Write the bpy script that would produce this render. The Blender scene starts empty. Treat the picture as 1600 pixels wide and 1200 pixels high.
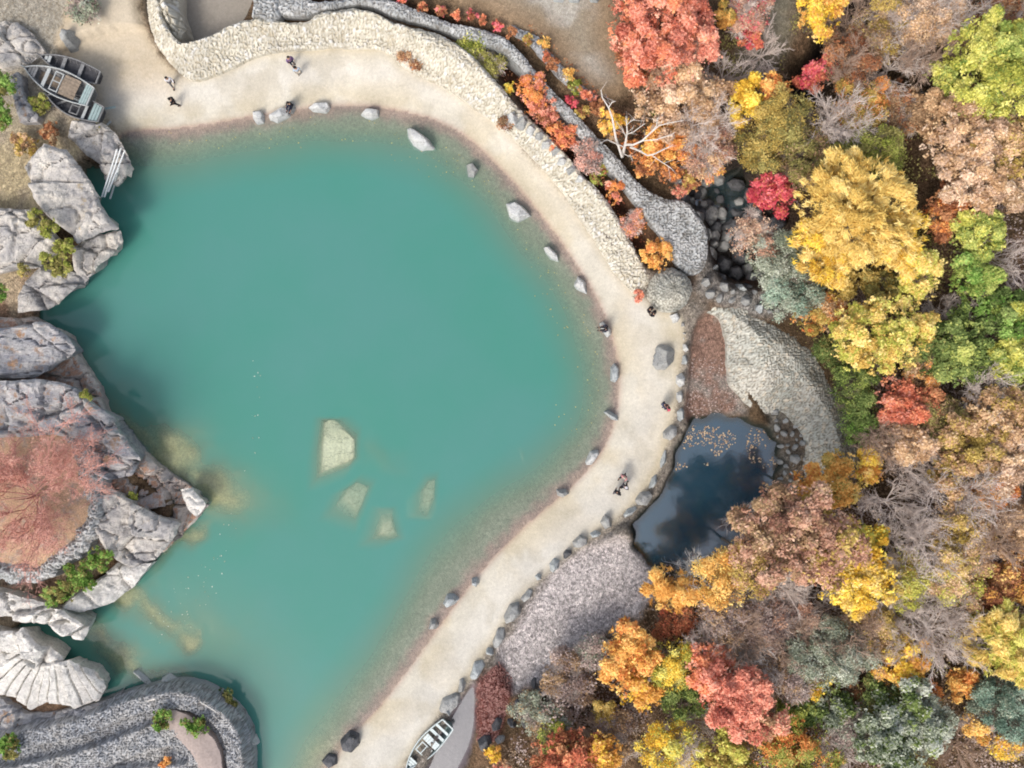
import bpy, bmesh, math
import numpy as np
from mathutils import Vector

# ------------------------------------------------------------------ camera, sky, sun
H = 74.0                      # camera height over the lake (m); 20 photo pixels per metre at water level
SC = bpy.context.scene
COL = SC.collection
SUN_AZ = math.atan2(-0.55, -0.83)      # towards the sun, compass angle from +Y
SUN_EL = math.radians(48)
cam_d = bpy.data.cameras.new("camera")
cam = bpy.data.objects.new("camera", cam_d)
COL.objects.link(cam)
cam.location = (0, 0, H)
cam.rotation_euler = (0, 0, 0)
cam_d.sensor_width = 36.0
cam_d.lens = 36.0 * H / 80.0
cam_d.clip_start = 0.5
cam_d.clip_end = 2000
SC.camera = cam

world = bpy.data.worlds.new("World")
SC.world = world
world.use_nodes = True
wt = world.node_tree
wt.nodes.clear()
sky = wt.nodes.new("ShaderNodeTexSky")
sky.sky_type = 'NISHITA'
sky.sun_disc = False
sky.sun_elevation = SUN_EL
sky.sun_rotation = SUN_AZ % (2 * math.pi)
sky.air_density = 1.0
sky.dust_density = 4.0
sky.ozone_density = 0.6
bg = wt.nodes.new("ShaderNodeBackground")
bg.inputs[1].default_value = 0.15
wo = wt.nodes.new("ShaderNodeOutputWorld")
hsv = wt.nodes.new("ShaderNodeHueSaturation")      # thin bright cloud: a paler sky
hsv.inputs['Saturation'].default_value = 0.62
wt.links.new(sky.outputs[0], hsv.inputs['Color'])
wt.links.new(hsv.outputs[0], bg.inputs[0])
wt.links.new(bg.outputs[0], wo.inputs[0])

sun_d = bpy.data.lights.new("sun", 'SUN')
sun_d.energy = 1.0
sun_d.angle = math.radians(16)
sun_d.color = (1.0, 0.955, 0.9)
sun = bpy.data.objects.new("sun", sun_d)
COL.objects.link(sun)
to_sun = Vector((math.sin(SUN_AZ) * math.cos(SUN_EL), math.cos(SUN_AZ) * math.cos(SUN_EL), math.sin(SUN_EL)))
sun.rotation_euler = to_sun.to_track_quat('Z', 'Y').to_euler()
sun.location = (-30, -60, 80)

SC.view_settings.view_transform = 'Standard'
SC.view_settings.look = 'None'
SC.view_settings.gamma = 1.0
SC.view_settings.exposure = 0.6
SC.view_settings.use_curve_mapping = False
SC.cycles.filter_width = 1.9
SC.cycles.max_bounces = 8
SC.cycles.transparent_max_bounces = 12
SC.cycles.caustics_reflective = False
SC.cycles.caustics_refractive = False

# ------------------------------------------------------------------ numeric helpers
def P(px, py, z=0.0):
    k = (H - z) / H / 20.0
    return ((px - 800.0) * k, (600.0 - py) * k, z)

def PP(pts, z=0.0):
    return np.array([P(a, b, z)[:2] for a, b in pts], float)

def lin(c):
    c = np.asarray(c, float) / 255.0
    return np.where(c <= 0.04045, c / 12.92, ((c + 0.055) / 1.055) ** 2.4)

def hash2(ix, iy, s):
    n = (ix.astype(np.int64) * 374761393 + iy.astype(np.int64) * 668265263 + s * 1442695041) & 0xffffffff
    n = ((n ^ (n >> 13)) * 1274126177) & 0xffffffff
    n = n ^ (n >> 16)
    return (n & 0xffffff) / float(0xffffff)

def vnoise(X, Y, s=0):
    ix = np.floor(X); iy = np.floor(Y)
    fx = X - ix; fy = Y - iy
    fx = fx * fx * (3 - 2 * fx); fy = fy * fy * (3 - 2 * fy)
    a = hash2(ix, iy, s); b = hash2(ix + 1, iy, s); c = hash2(ix, iy + 1, s); d = hash2(ix + 1, iy + 1, s)
    return (a * (1 - fx) + b * fx) * (1 - fy) + (c * (1 - fx) + d * fx) * fy

def fbm(X, Y, s=0, o=4):
    r = 0; a = 0.5; f = 1.0; t = 0
    for i in range(o):
        r = r + a * vnoise(X * f + 13.7 * i, Y * f - 7.1 * i, s + i); t += a; a *= 0.5; f *= 2.03
    return r / t

def sst(t):
    t = np.clip(t, 0, 1)
    return t * t * (3 - 2 * t)

def segdist(poly, X, Y, closed=True):
    best = np.full(X.shape, 1e18)
    n = len(poly)
    for i in range(n if closed else n - 1):
        ax, ay = poly[i]; bx, by = poly[(i + 1) % n]
        dx, dy = bx - ax, by - ay
        L = dx * dx + dy * dy + 1e-12
        t = np.clip(((X - ax) * dx + (Y - ay) * dy) / L, 0, 1)
        best = np.minimum(best, (X - ax - t * dx) ** 2 + (Y - ay - t * dy) ** 2)
    return np.sqrt(best)

def inside(poly, X, Y):
    r = np.zeros(X.shape, bool)
    n = len(poly)
    for i in range(n):
        ax, ay = poly[i]; bx, by = poly[(i + 1) % n]
        if ay == by:
            continue
        c = ((ay > Y) != (by > Y)) & (X < (bx - ax) * (Y - ay) / (by - ay) + ax)
        r ^= c
    return r

def sd(poly, X, Y):
    d = segdist(poly, X, Y)
    return np.where(inside(poly, X, Y), -d, d)

def cobble(X, Y, size, seed):
    """laid stones: (relief 0..1, tone per stone 0..1, tilt)"""
    x = X / size + 0.5 * (vnoise(X * 1.3, Y * 1.3, seed) - 0.5); y = Y / size + 0.5 * (vnoise(X * 1.3 + 9, Y * 1.3, seed + 1) - 0.5)
    ix = np.floor(x); iy = np.floor(y)
    f1 = np.full(X.shape, 9.0); f2 = np.full(X.shape, 9.0); tone = np.zeros(X.shape); tilt = np.zeros(X.shape)
    for dx in (-1, 0, 1):
        for dy in (-1, 0, 1):
            cx = ix + dx; cy = iy + dy
            px = cx + 0.5 + 0.8 * (hash2(cx, cy, seed + 2) - 0.5); py = cy + 0.5 + 0.8 * (hash2(cx, cy, seed + 3) - 0.5)
            sz = 0.75 + 0.6 * hash2(cx, cy, seed + 7)
            dd = np.hypot(x - px, y - py) / sz
            t = hash2(cx, cy, seed + 4)
            sl = (x - px) * (hash2(cx, cy, seed + 5) - 0.5) + (y - py) * (hash2(cx, cy, seed + 6) - 0.5)
            m = dd < f1
            f2 = np.where(m, f1, np.minimum(f2, dd))
            tone = np.where(m, t, tone); tilt = np.where(m, sl, tilt); f1 = np.where(m, dd, f1)
    return sst((f2 - f1) / 0.35), tone, tilt

def smooth_poly(pts, n=2, closed=True):
    p = np.array(pts, float)
    for _ in range(n):
        if closed:
            q = np.roll(p, -1, 0)
            p = np.stack([0.75 * p + 0.25 * q, 0.25 * p + 0.75 * q], 1).reshape(-1, 2)
        else:
            a, b = p[:-1], p[1:]
            m = np.stack([0.75 * a + 0.25 * b, 0.25 * a + 0.75 * b], 1).reshape(-1, 2)
            p = np.concatenate([p[:1], m, p[-1:]])
    return p

# ------------------------------------------------------------------ object helpers
def mk(name, V, F, mat=None, parent=None, attrs=None, smooth=False, loc=None):
    """one mesh object from arrays; F is an (n,3) or (n,4) array or a list of both"""
    me = bpy.data.meshes.new(name)
    V = np.asarray(V, np.float32)
    Fs = [np.asarray(f, np.int32) for f in (F if isinstance(F, list) else [F]) if len(f)]
    me.vertices.add(len(V))
    me.vertices.foreach_set("co", V.ravel())
    li = np.concatenate([f.ravel() for f in Fs]) if Fs else np.zeros(0, np.int32)
    cnt = np.concatenate([np.full(len(f), f.shape[1], np.int32) for f in Fs]) if Fs else np.zeros(0, np.int32)
    me.loops.add(len(li))
    me.loops.foreach_set("vertex_index", li)
    me.polygons.add(len(cnt))
    st = np.concatenate([[0], np.cumsum(cnt)[:-1]]).astype(np.int32) if len(cnt) else np.zeros(0, np.int32)
    me.polygons.foreach_set("loop_start", st)
    me.polygons.foreach_set("use_smooth", np.full(len(cnt), smooth, bool))
    me.update(calc_edges=True)
    for k, a in (attrs or {}).items():
        a = np.asarray(a, np.float32)
        if a.ndim == 1:
            at = me.attributes.new(k, 'FLOAT', 'POINT')
            at.data.foreach_set("value", a)
        else:
            at = me.attributes.new(k, 'FLOAT_COLOR', 'POINT')
            if a.shape[1] == 3:
                a = np.concatenate([a, np.ones((len(a), 1), np.float32)], 1)
            at.data.foreach_set("color", a.ravel())
    o = bpy.data.objects.new(name, me)
    COL.objects.link(o)
    if mat is not None:
        me.materials.append(mat)
    if parent is not None:
        o.parent = parent
    if loc is not None:
        o.location = loc
    return o

def tag(o, label=None, cat=None, group=None, kind=None):
    if label: o["label"] = label
    if cat: o["category"] = cat
    if group: o["group"] = group
    if kind: o["kind"] = kind
    return o

def thing(name, label, cat, loc, rz=0.0, group=None):
    o = bpy.data.objects.new(name, None)
    o.empty_display_size = 0.3
    COL.objects.link(o)
    o.location = loc
    o.rotation_euler = (0, 0, rz)
    return tag(o, label, cat, group)

class Bag:
    """collects shapes into one mesh"""
    def __init__(s): s.v = []; s.q = []; s.t = []; s.n = 0
    def add(s, V, Q=None, T=None):
        V = np.asarray(V, float)
        if Q is not None and len(Q): s.q.append(np.asarray(Q) + s.n)
        if T is not None and len(T): s.t.append(np.asarray(T) + s.n)
        s.v.append(V); s.n += len(V)
    def box(s, a, b, rz=0.0, c=(0, 0, 0)):
        x0, y0, z0 = a; x1, y1, z1 = b
        V = np.array([(x0, y0, z0), (x1, y0, z0), (x1, y1, z0), (x0, y1, z0), (x0, y0, z1), (x1, y0, z1), (x1, y1, z1), (x0, y1, z1)], float)
        R = np.array([[math.cos(rz), -math.sin(rz), 0], [math.sin(rz), math.cos(rz), 0], [0, 0, 1]])
        s.add(V @ R.T + np.array(c), [(3, 2, 1, 0), (4, 5, 6, 7), (0, 1, 5, 4), (1, 2, 6, 5), (2, 3, 7, 6), (3, 0, 4, 7)])
    def tube(s, pts, rad, sides=6, cap=True):
        pts = np.asarray(pts, float); n = len(pts)
        rad = np.broadcast_to(np.asarray(rad, float), (n,))
        tan = np.gradient(pts, axis=0)
        tan /= np.linalg.norm(tan, axis=1, keepdims=True) + 1e-9
        up = np.array([0, 0, 1.0]) if abs(tan[0][2]) < 0.9 else np.array([1.0, 0, 0])
        a = np.cross(tan, up); a /= np.linalg.norm(a, axis=1, keepdims=True) + 1e-9
        b = np.cross(tan, a)
        th = np.arange(sides) * 2 * math.pi / sides
        V = pts[:, None, :] + rad[:, None, None] * (np.cos(th)[None, :, None] * a[:, None, :] + np.sin(th)[None, :, None] * b[:, None, :])
        Q = []
        for i in range(n - 1):
            for j in range(sides):
                k = (j + 1) % sides
                Q.append((i * sides + j, i * sides + k, (i + 1) * sides + k, (i + 1) * sides + j))
        T = []
        if cap:
            for j in range(1, sides - 1):
                T.append((0, j, j + 1)); e = (n - 1) * sides
                T.append((e, e + j + 1, e + j))
        s.add(V.reshape(-1, 3), Q, T)
    def segs(s, A, B, ra, rb, sides=3):
        """many straight tapered twigs at once"""
        A = np.asarray(A, float); B = np.asarray(B, float); n = len(A)
        if n == 0: return
        t = B - A; t /= np.linalg.norm(t, axis=1, keepdims=True) + 1e-9
        up = np.where(np.abs(t[:, 2:3]) < 0.9, np.array([[0, 0, 1.0]]), np.array([[1.0, 0, 0]]))
        a = np.cross(t, up); a /= np.linalg.norm(a, axis=1, keepdims=True) + 1e-9
        b = np.cross(t, a)
        th = np.arange(sides) * 2 * math.pi / sides
        ring = np.cos(th)[None, :, None] * a[:, None, :] + np.sin(th)[None, :, None] * b[:, None, :]
        V = np.concatenate([A[:, None] + ring * np.asarray(ra).reshape(-1, 1, 1), B[:, None] + ring * np.asarray(rb).reshape(-1, 1, 1)], 1)
        base = (np.arange(n) * 2 * sides)[:, None]
        Q = []
        for j in range(sides):
            k = (j + 1) % sides
            Q.append(base + np.array([[j, k, sides + k, sides + j]]))
        s.add(V.reshape(-1, 3), np.concatenate(Q))
    def build(s, name, mat, parent=None, smooth=False, attrs=None):
        V = np.concatenate(s.v)
        F = []
        if s.q: F.append(np.concatenate(s.q))
        if s.t: F.append(np.concatenate(s.t))
        return mk(name, V, F, mat, parent, attrs, smooth)

# ------------------------------------------------------------------ materials
def nt(name):
    m = bpy.data.materials.new(name)
    m.use_nodes = True
    t = m.node_tree
    t.nodes.clear()
    out = t.nodes.new("ShaderNodeOutputMaterial")
    return m, t, out

def N(t, typ, **kw):
    n = t.nodes.new(typ)
    for k, v in kw.items():
        if isinstance(k, str) and hasattr(n, k): setattr(n, k, v)
    return n

def setin(n, **kw):
    for k, v in kw.items():
        n.inputs[k.replace('_', ' ')].default_value = v

def ramp(t, src, stops):
    r = t.nodes.new("ShaderNodeValToRGB")
    e = r.color_ramp.elements
    while len(e) < len(stops): e.new(0.5)
    for i, (p, c) in enumerate(stops):
        e[i].position = p
        e[i].color = (c, c, c, 1) if np.isscalar(c) else (*[float(x) for x in c[:3]], 1)
    t.links.new(src, r.inputs[0])
    return r.outputs[0]

def mixc(t, blend, fac, a, b):
    m = t.nodes.new("ShaderNodeMix"); m.data_type = 'RGBA'; m.blend_type = blend
    for sock, v in ((m.inputs[0], fac), (m.inputs[6], a), (m.inputs[7], b)):
        if hasattr(v, 'links') or isinstance(v, bpy.types.NodeSocket): t.links.new(v, sock)
        elif np.isscalar(v): sock.default_value = v
        else: sock.default_value = (*[float(x) for x in v[:3]], 1)
    return m.outputs[2]

def math_n(t, op, a, b=None):
    m = t.nodes.new("ShaderNodeMath"); m.operation = op
    for i, v in enumerate((a, b)):
        if v is None: continue
        if isinstance(v, bpy.types.NodeSocket): t.links.new(v, m.inputs[i])
        else: m.inputs[i].default_value = v
    return m.outputs[0]

def coords(t, scale=(1, 1, 1), obj=True, rot=(0, 0, 0)):
    c = t.nodes.new("ShaderNodeTexCoord")
    mp = t.nodes.new("ShaderNodeMapping")
    mp.inputs['Scale'].default_value = scale
    mp.inputs['Rotation'].default_value = rot
    t.links.new(c.outputs['Object'], mp.inputs[0])
    return mp.outputs[0]

def noise(t, vec, scale, detail=5, rough=0.6):
    n = t.nodes.new("ShaderNodeTexNoise")
    t.links.new(vec, n.inputs['Vector'])
    setin(n, Scale=scale, Detail=detail, Roughness=rough)
    return n.outputs['Fac']

def voro(t, vec, scale, feat='F1'):
    n = t.nodes.new("ShaderNodeTexVoronoi"); n.feature = feat
    t.links.new(vec, n.inputs['Vector']); n.inputs['Scale'].default_value = scale
    return n

def bump(t, h, strength, dist, prev=None):
    b = t.nodes.new("ShaderNodeBump")
    b.inputs['Strength'].default_value = strength
    b.inputs['Distance'].default_value = dist
    t.links.new(h, b.inputs['Height'])
    if prev is not None: t.links.new(prev, b.inputs['Normal'])
    return b.outputs[0]

def finish(t, out, colour, rough=0.9, normal=None, spec=0.25):
    p = t.nodes.new("ShaderNodeBsdfPrincipled")
    if isinstance(colour, bpy.types.NodeSocket): t.links.new(colour, p.inputs['Base Color'])
    else: p.inputs['Base Color'].default_value = (*[float(x) for x in colour[:3]], 1)
    p.inputs['Roughness'].default_value = rough
    p.inputs['Specular IOR Level'].default_value = spec
    if normal is not None: t.links.new(normal, p.inputs['Normal'])
    t.links.new(p.outputs[0], out.inputs[0])
    return p

def plain(name, c, rough=0.8, var=0.25, scale=6.0, metal=0.0):
    m, t, out = nt(name)
    v = coords(t)
    n = noise(t, v, scale, 6, 0.65)
    k = ramp(t, n, [(0.25, 1 - var), (0.75, 1 + var * 0.6)])
    col = mixc(t, 'MULTIPLY', 1.0, c, k)
    finish(t, out, col, rough, bump(t, n, 0.3, 0.02))
    return m

def ground_mat():
    m, t, out = nt("ground_surface")
    a = t.nodes.new("ShaderNodeAttribute"); a.attribute_name = "col"
    g = t.nodes.new("ShaderNodeAttribute"); g.attribute_name = "grain"
    v = coords(t)
    n1 = noise(t, v, 0.35, 6, 0.6)
    n2 = noise(t, v, 5.0, 8, 0.75)
    k1 = ramp(t, n1, [(0.3, 0.86), (0.7, 1.1)])
    col = mixc(t, 'MULTIPLY', 1.0, a.outputs['Color'], k1)
    k2 = ramp(t, n2, [(0.3, 0.55), (0.5, 1.0), (0.72, 1.3)])
    f2 = math_n(t, 'MULTIPLY_ADD', g.outputs['Fac'], 0.75)
    f2.node.inputs[2].default_value = 0.16
    col = mixc(t, 'MULTIPLY', f2, col, k2)
    vo = voro(t, v, 5.2)
    cell = N(t, "ShaderNodeSeparateColor"); t.links.new(vo.outputs['Color'], cell.inputs[0])
    k3 = ramp(t, cell.outputs[0], [(0.0, 0.5), (0.45, 0.92), (0.8, 1.12), (1.0, 1.45)])
    col = mixc(t, 'MULTIPLY', g.outputs['Fac'], col, k3)
    vo2 = voro(t, v, 12.0)
    cell2 = N(t, "ShaderNodeSeparateColor"); t.links.new(vo2.outputs['Color'], cell2.inputs[0])
    k4 = ramp(t, cell2.outputs[1], [(0.0, 0.5), (0.5, 1.0), (1.0, 1.5)])
    col = mixc(t, 'MULTIPLY', g.outputs['Fac'], col, k4)
    h = math_n(t, 'MULTIPLY', math_n(t, 'ADD', vo2.outputs['Distance'], n2), g.outputs['Fac'])
    b = bump(t, h, 0.8, 0.12)
    finish(t, out, col, 0.95, bump(t, n2, 0.25, 0.05, b), 0.15)
    return m

def rubble_mat(name, c1, c2, soil, c3=None, contrast=1.0):
    """close-laid rubble: every stone has its own tone (attribute), soil lies in the joints and in patches"""
    m, t, out = nt(name)
    v0 = coords(t)
    a = t.nodes.new("ShaderNodeAttribute"); a.attribute_name = "tone"
    g = t.nodes.new("ShaderNodeAttribute"); g.attribute_name = "joint"
    big = noise(t, v0, 0.4, 6, 0.65)
    base = mixc(t, 'MIX', ramp(t, big, [(0.38, 0.0), (0.62, 1.0)]), c1, c2)
    if c3 is not None:
        base = mixc(t, 'MIX', ramp(t, a.outputs['Fac'], [(0.78, 0.0), (0.82, 1.0)]), base, c3)
    k = ramp(t, a.outputs['Fac'], [(0.0, 1 - 0.38 * contrast), (0.4, 1 - 0.08 * contrast), (0.8, 1.0 + 0.06 * contrast), (1.0, 1 + 0.18 * contrast)])
    col = mixc(t, 'MULTIPLY', 1.0, base, k)
    fine = noise(t, v0, 7.0, 8, 0.7)
    col = mixc(t, 'MULTIPLY', 0.6, col, ramp(t, fine, [(0.3, 0.6), (0.7, 1.25)]))
    col = mixc(t, 'MIX', math_n(t, 'MULTIPLY', math_n(t, 'SUBTRACT', 1.0, g.outputs['Fac']), 0.75), col, soil)
    pt = ramp(t, noise(t, v0, 0.8, 7, 0.7), [(0.55, 0.0), (0.66, 0.7)])
    col = mixc(t, 'MIX', pt, col, mixc(t, 'MULTIPLY', 0.8, np.asarray(soil) * 1.5, ramp(t, fine, [(0.3, 0.6), (0.7, 1.3)])))
    finish(t, out, col, 0.92, bump(t, fine, 0.5, 0.05), 0.2)
    return m

def rock_mat(name, c1, c2, litter=None, lit_amt=0.5, stretch=(1, 1, 1), rot=0.0, crack=0.55):
    """weathered rock face, with dead leaves lying on level places when litter is given"""
    m, t, out = nt(name)
    v = coords(t, stretch, rot=(0, 0, rot))
    v0 = coords(t)
    n1 = noise(t, v, 0.6, 8, 0.62)
    n2 = noise(t, v, 3.0, 10, 0.72)
    n3 = noise(t, v0, 14.0, 6, 0.7)
    col = mixc(t, 'MIX', ramp(t, n1, [(0.36, 0.0), (0.62, 1.0)]), c1, c2)
    col = mixc(t, 'MULTIPLY', 0.9, col, ramp(t, n2, [(0.28, 0.45), (0.44, 0.92), (0.7, 1.25)]))
    col = mixc(t, 'MULTIPLY', 0.6, col, ramp(t, n3, [(0.3, 0.6), (0.7, 1.35)]))
    # cracks: thin dark lines where a warped noise passes its middle
    n4 = noise(t, v, 0.5, 4, 0.5)
    ck = ramp(t, math_n(t, 'ABSOLUTE', math_n(t, 'SUBTRACT', n4, 0.5)), [(0.0, crack), (0.012, 1.0)])
    col = mixc(t, 'MULTIPLY', 0.8, col, ck)
    # lichen spots
    li = ramp(t, noise(t, v0, 2.1, 5, 0.7), [(0.6, 0.0), (0.7, 1.0)])
    col = mixc(t, 'MIX', math_n(t, 'MULTIPLY', li, 0.4), col, lin((205, 200, 182)) * 0.75)
    h = math_n(t, 'ADD', math_n(t, 'MULTIPLY', n2, 0.7), math_n(t, 'MULTIPLY', n3, 0.25))
    b = bump(t, ck, 0.5, 0.08)
    b = bump(t, h, 0.9, 0.22, b)
    if litter is not None:
        g = t.nodes.new("ShaderNodeNewGeometry")
        s = N(t, "ShaderNodeSeparateXYZ"); t.links.new(g.outputs['True Normal'], s.inputs[0])
        up = ramp(t, s.outputs[2], [(0.8, 0.0), (0.95, 1.0)])
        ln = ramp(t, noise(t, v0, 0.9, 7, 0.68), [(0.62 - 0.25 * lit_amt, 0.0), (0.72 - 0.25 * lit_amt, 1.0)])
        lf = ramp(t, noise(t, v0, 12.0, 6, 0.8), [(0.3, 0.45), (0.7, 1.5)])
        col = mixc(t, 'MIX', math_n(t, 'MULTIPLY', up, ln), col, mixc(t, 'MULTIPLY', 1.0, litter, lf))
    finish(t, out, col, 0.9, b, 0.2)
    return m

LEAF = {}
def leaf_mat(key, stops, transl=0.22):
    m, t, out = nt("leaves_" + key)
    a = t.nodes.new("ShaderNodeAttribute"); a.attribute_name = "tint"
    def soft(c):
        c = np.array(c, float); g = c @ np.array([0.3, 0.59, 0.11])
        return lin(np.minimum((c * 0.75 + g * 0.25) * 1.03 + 7, 255)) * LEAFK
    col = ramp(t, a.outputs['Fac'], [(p, soft(c)) for p, c in stops])
    d = t.nodes.new("ShaderNodeBsdfDiffuse"); t.links.new(col, d.inputs[0])
    tr = t.nodes.new("ShaderNodeBsdfTranslucent"); t.links.new(col, tr.inputs[0])
    mx = t.nodes.new("ShaderNodeMixShader"); mx.inputs[0].default_value = transl
    t.links.new(d.outputs[0], mx.inputs[1]); t.links.new(tr.outputs[0], mx.inputs[2])
    t.links.new(mx.outputs[0], out.inputs[0])
    LEAF[key] = m
LEAFK = 1.1
#          dark                 mid                  light
for key, a, b, c in [
    ("gold", (200, 156, 54), (230, 194, 86), (242, 216, 126)),
    ("lime", (146, 150, 40), (196, 192, 62), (226, 218, 104)),
    ("limegreen", (98, 124, 36), (150, 168, 62), (196, 198, 90)),
    ("yellow", (200, 140, 20), (238, 196, 36), (250, 224, 80)),
    ("orange", (200, 96, 34), (234, 140, 58), (246, 184, 90)),
    ("amber", (206, 130, 40), (236, 172, 66), (248, 206, 104)),
    ("coral", (196, 98, 76), (232, 138, 108), (250, 178, 142)),
    ("crimson", (182, 40, 54), (232, 78, 92), (248, 130, 130)),
    ("redorange", (186, 82, 56), (226, 116, 76), (246, 160, 100)),
    ("tan", (150, 108, 70), (202, 156, 106), (230, 194, 142)),
    ("peach", (166, 128, 98), (214, 176, 140), (238, 212, 178)),
    ("brown", (112, 82, 56), (160, 122, 82), (196, 160, 112)),
    ("rust", (120, 64, 38), (172, 100, 58), (206, 140, 84)),
    ("rosy", (146, 96, 74), (192, 136, 106), (222, 176, 142)),
    ("olive", (96, 92, 40), (142, 132, 60), (180, 168, 84)),
    ("mustard", (140, 112, 36), (186, 154, 60), (216, 186, 90)),
    ("green", (58, 78, 30), (96, 118, 48), (142, 160, 74)),
    ("greygreen", (98, 108, 86), (138, 146, 120), (180, 186, 162)),
    ("silver", (110, 122, 92), (160, 168, 140), (206, 208, 190)),
    ("teal", (84, 112, 92), (118, 148, 124), (164, 188, 162)),
    ("bright", (60, 104, 24), (108, 154, 46), (160, 196, 84)),
    ("moss", (92, 104, 24), (142, 152, 44), (184, 184, 76)),
    ("mauve", (124, 100, 92), (164, 140, 130), (196, 174, 162)),
    ("pink", (190, 118, 98), (216, 148, 126), (234, 184, 160)),
    ("maroon", (92, 50, 46), (134, 82, 74), (172, 122, 110)),
    ("under", (84, 66, 52), (136, 108, 82), (176, 148, 112)),
]:
    leaf_mat(key, [(0.0, a), (0.45, b), (1.0, c)])

M = {}
M["ground"] = ground_mat()
M["wall_cream"] = rubble_mat("cream_rubble", lin((230, 224, 207)) * 0.88, lin((208, 203, 190)) * 0.88, lin((166, 155, 132)) * 0.8, lin((214, 212, 206)) * 0.9, 0.6)
M["wall_grey"] = rubble_mat("grey_rubble", lin((206, 206, 204)) * 0.88, lin((180, 184, 184)) * 0.88, lin((112, 106, 98)) * 0.75, None, 0.9)
M["dam"] = rubble_mat("dam_rubble", lin((222, 218, 206)) * 0.88, lin((196, 198, 188)) * 0.88, lin((136, 128, 112)) * 0.75, lin((206, 196, 178)) * 0.88, 0.7)
M["terrace"] = rubble_mat("dark_rubble", lin((172, 175, 180)) * 0.86, lin((200, 198, 194)) * 0.86, lin((92, 88, 86)) * 0.75, None, 0.8)
M["dome"] = rubble_mat("dome_rubble", lin((206, 202, 188)) * 0.88, lin((176, 178, 172)) * 0.88, lin((104, 100, 88)) * 0.75, None, 1.0)
M["rock_pale"] = rock_mat("pale_rock", lin((226, 219, 208)) * 0.86, lin((176, 173, 172)) * 0.84, lin((200, 175, 125)) * 0.7, 0.05)
M["rock_grey"] = rock_mat("grey_rock", lin((214, 210, 206)) * 0.84, lin((160, 161, 168)) * 0.82, lin((186, 150, 118)) * 0.75, 0.4, (1, 2.2, 1), 0.5)
M["rock_litter"] = rock_mat("leafy_rock", lin((222, 210, 198)) * 0.86, lin((178, 168, 164)) * 0.84, lin((198, 158, 134)) * 0.78, 1.15)
M["terrace_floor"] = rock_mat("leafy_terrace", lin((196, 180, 164)) * 0.84, lin((180, 160, 144)) * 0.84, lin((212, 178, 146)) * 0.85, 0.9)
M["rock_white"] = rock_mat("white_rock", lin((238, 234, 226)) * 0.9, lin((212, 208, 202)) * 0.9, None, 0, (1, 1, 1), 0.0, 0.6)
M["boulder_white"] = rock_mat("white_boulder", lin((226, 226, 222)) * 0.85, lin((200, 202, 202)) * 0.85)
M["boulder_grey"] = rock_mat("grey_boulder", lin((194, 193, 188)) * 0.82, lin((164, 166, 166)) * 0.82)
M["boulder_blue"] = rock_mat("bluish_boulder", lin((204, 209, 208)) * 0.82, lin((176, 182, 184)) * 0.82)
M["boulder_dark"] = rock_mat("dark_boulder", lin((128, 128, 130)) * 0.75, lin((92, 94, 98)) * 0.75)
M["sunken"] = rock_mat("sunken_rock", lin((244, 236, 208)) * 0.95, lin((232, 222, 192)) * 0.95)
M["bark"] = plain("grey_bark", lin((132, 118, 104)) * 0.7, 0.9, 0.4, 8)
M["twig"] = plain("pale_twigs", lin((218, 204, 194)) * 0.95, 0.9, 0.2, 3)
M["twig_brown"] = plain("brown_twigs", lin((192, 166, 146)) * 0.85, 0.9, 0.2, 3)
M["twig_pink"] = plain("pinkish_twigs", lin((214, 160, 148)) * 0.9, 0.9, 0.2, 3)
M["dead"] = plain("bleached_wood", lin((226, 220, 212)) * 0.85, 0.8, 0.2, 8)

# ------------------------------------------------------------------ plan of the place (photo pixels)
SHORE = [(190, 205), (250, 203), (300, 198), (350, 190), (400, 181), (440, 175), (490, 166), (560, 163), (620, 172), (680, 186),
         (720, 206), (760, 240), (800, 282), (840, 330), (880, 382), (920, 442), (945, 490), (963, 550), (969, 600), (963, 650),
         (945, 700), (910, 745), (870, 780), (820, 822), (780, 862), (740, 907), (710, 947), (680, 987), (650, 1030), (620, 1070),
         (590, 1108), (558, 1140), (530, 1170), (500, 1230)]
LAKE = SHORE + [(480, 1500), (345, 1500), (340, 1160), (310, 1120), (250, 1105), (170, 1100), (100, 1090), (20, 1030), (20, 980), (60, 952), (125, 938), (190, 895), (235, 850), (282, 800), (262, 768), (205, 722), (150, 650), (118, 590), (80, 540), (58, 500), (64, 468), (104, 440), (140, 396), (158, 350), (140, 300), (128, 262), (152, 258), (172, 272), (180, 240)]
SAND = [(60, -200), (225, -200), (222, 0), (228, 45), (250, 85), (275, 112), (300, 118), (340, 108), (400, 78), (450, 70), (540, 67), (600, 68),
        (625, 95), (665, 118), (705, 135), (745, 165), (790, 195), (830, 245), (870, 285), (905, 330), (940, 390), (975, 440), (1000, 462),
        (1040, 485), (1070, 495), (1072, 530), (1066, 580), (1060, 620), (1055, 660), (1040, 705), (1025, 750), (990, 795), (940, 828),
        (890, 868), (850, 902), (810, 942), (783, 985), (760, 1022), (735, 1060), (705, 1095), (680, 1130), (640, 1180), (600, 1260),
        (480, 1260), (560, 1100), (690, 940), (860, 760), (930, 650), (930, 530), (860, 390), (720, 240), (600, 190), (380, 195), (190, 215),
        (165, 190), (150, 140), (120, 100), (95, 80), (108, 50), (125, 0), (120, -100)]
POND = [(1070, 664), (1082, 650), (1100, 652), (1118, 643), (1140, 650), (1158, 646), (1176, 660), (1198, 664), (1206, 682), (1220, 690), (1214, 706), (1224, 722), (1212, 742), (1218, 764), (1208, 784), (1214, 806), (1196, 836), (1180, 866), (1150, 876), (1120, 900),
        (1090, 896), (1062, 906), (1036, 892), (1016, 892), (1000, 866), (984, 852), (988, 832), (978, 818), (1000, 800), (1012, 786), (1030, 768), (1036, 748), (1050, 728), (1048, 706), (1060, 690)]
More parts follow.
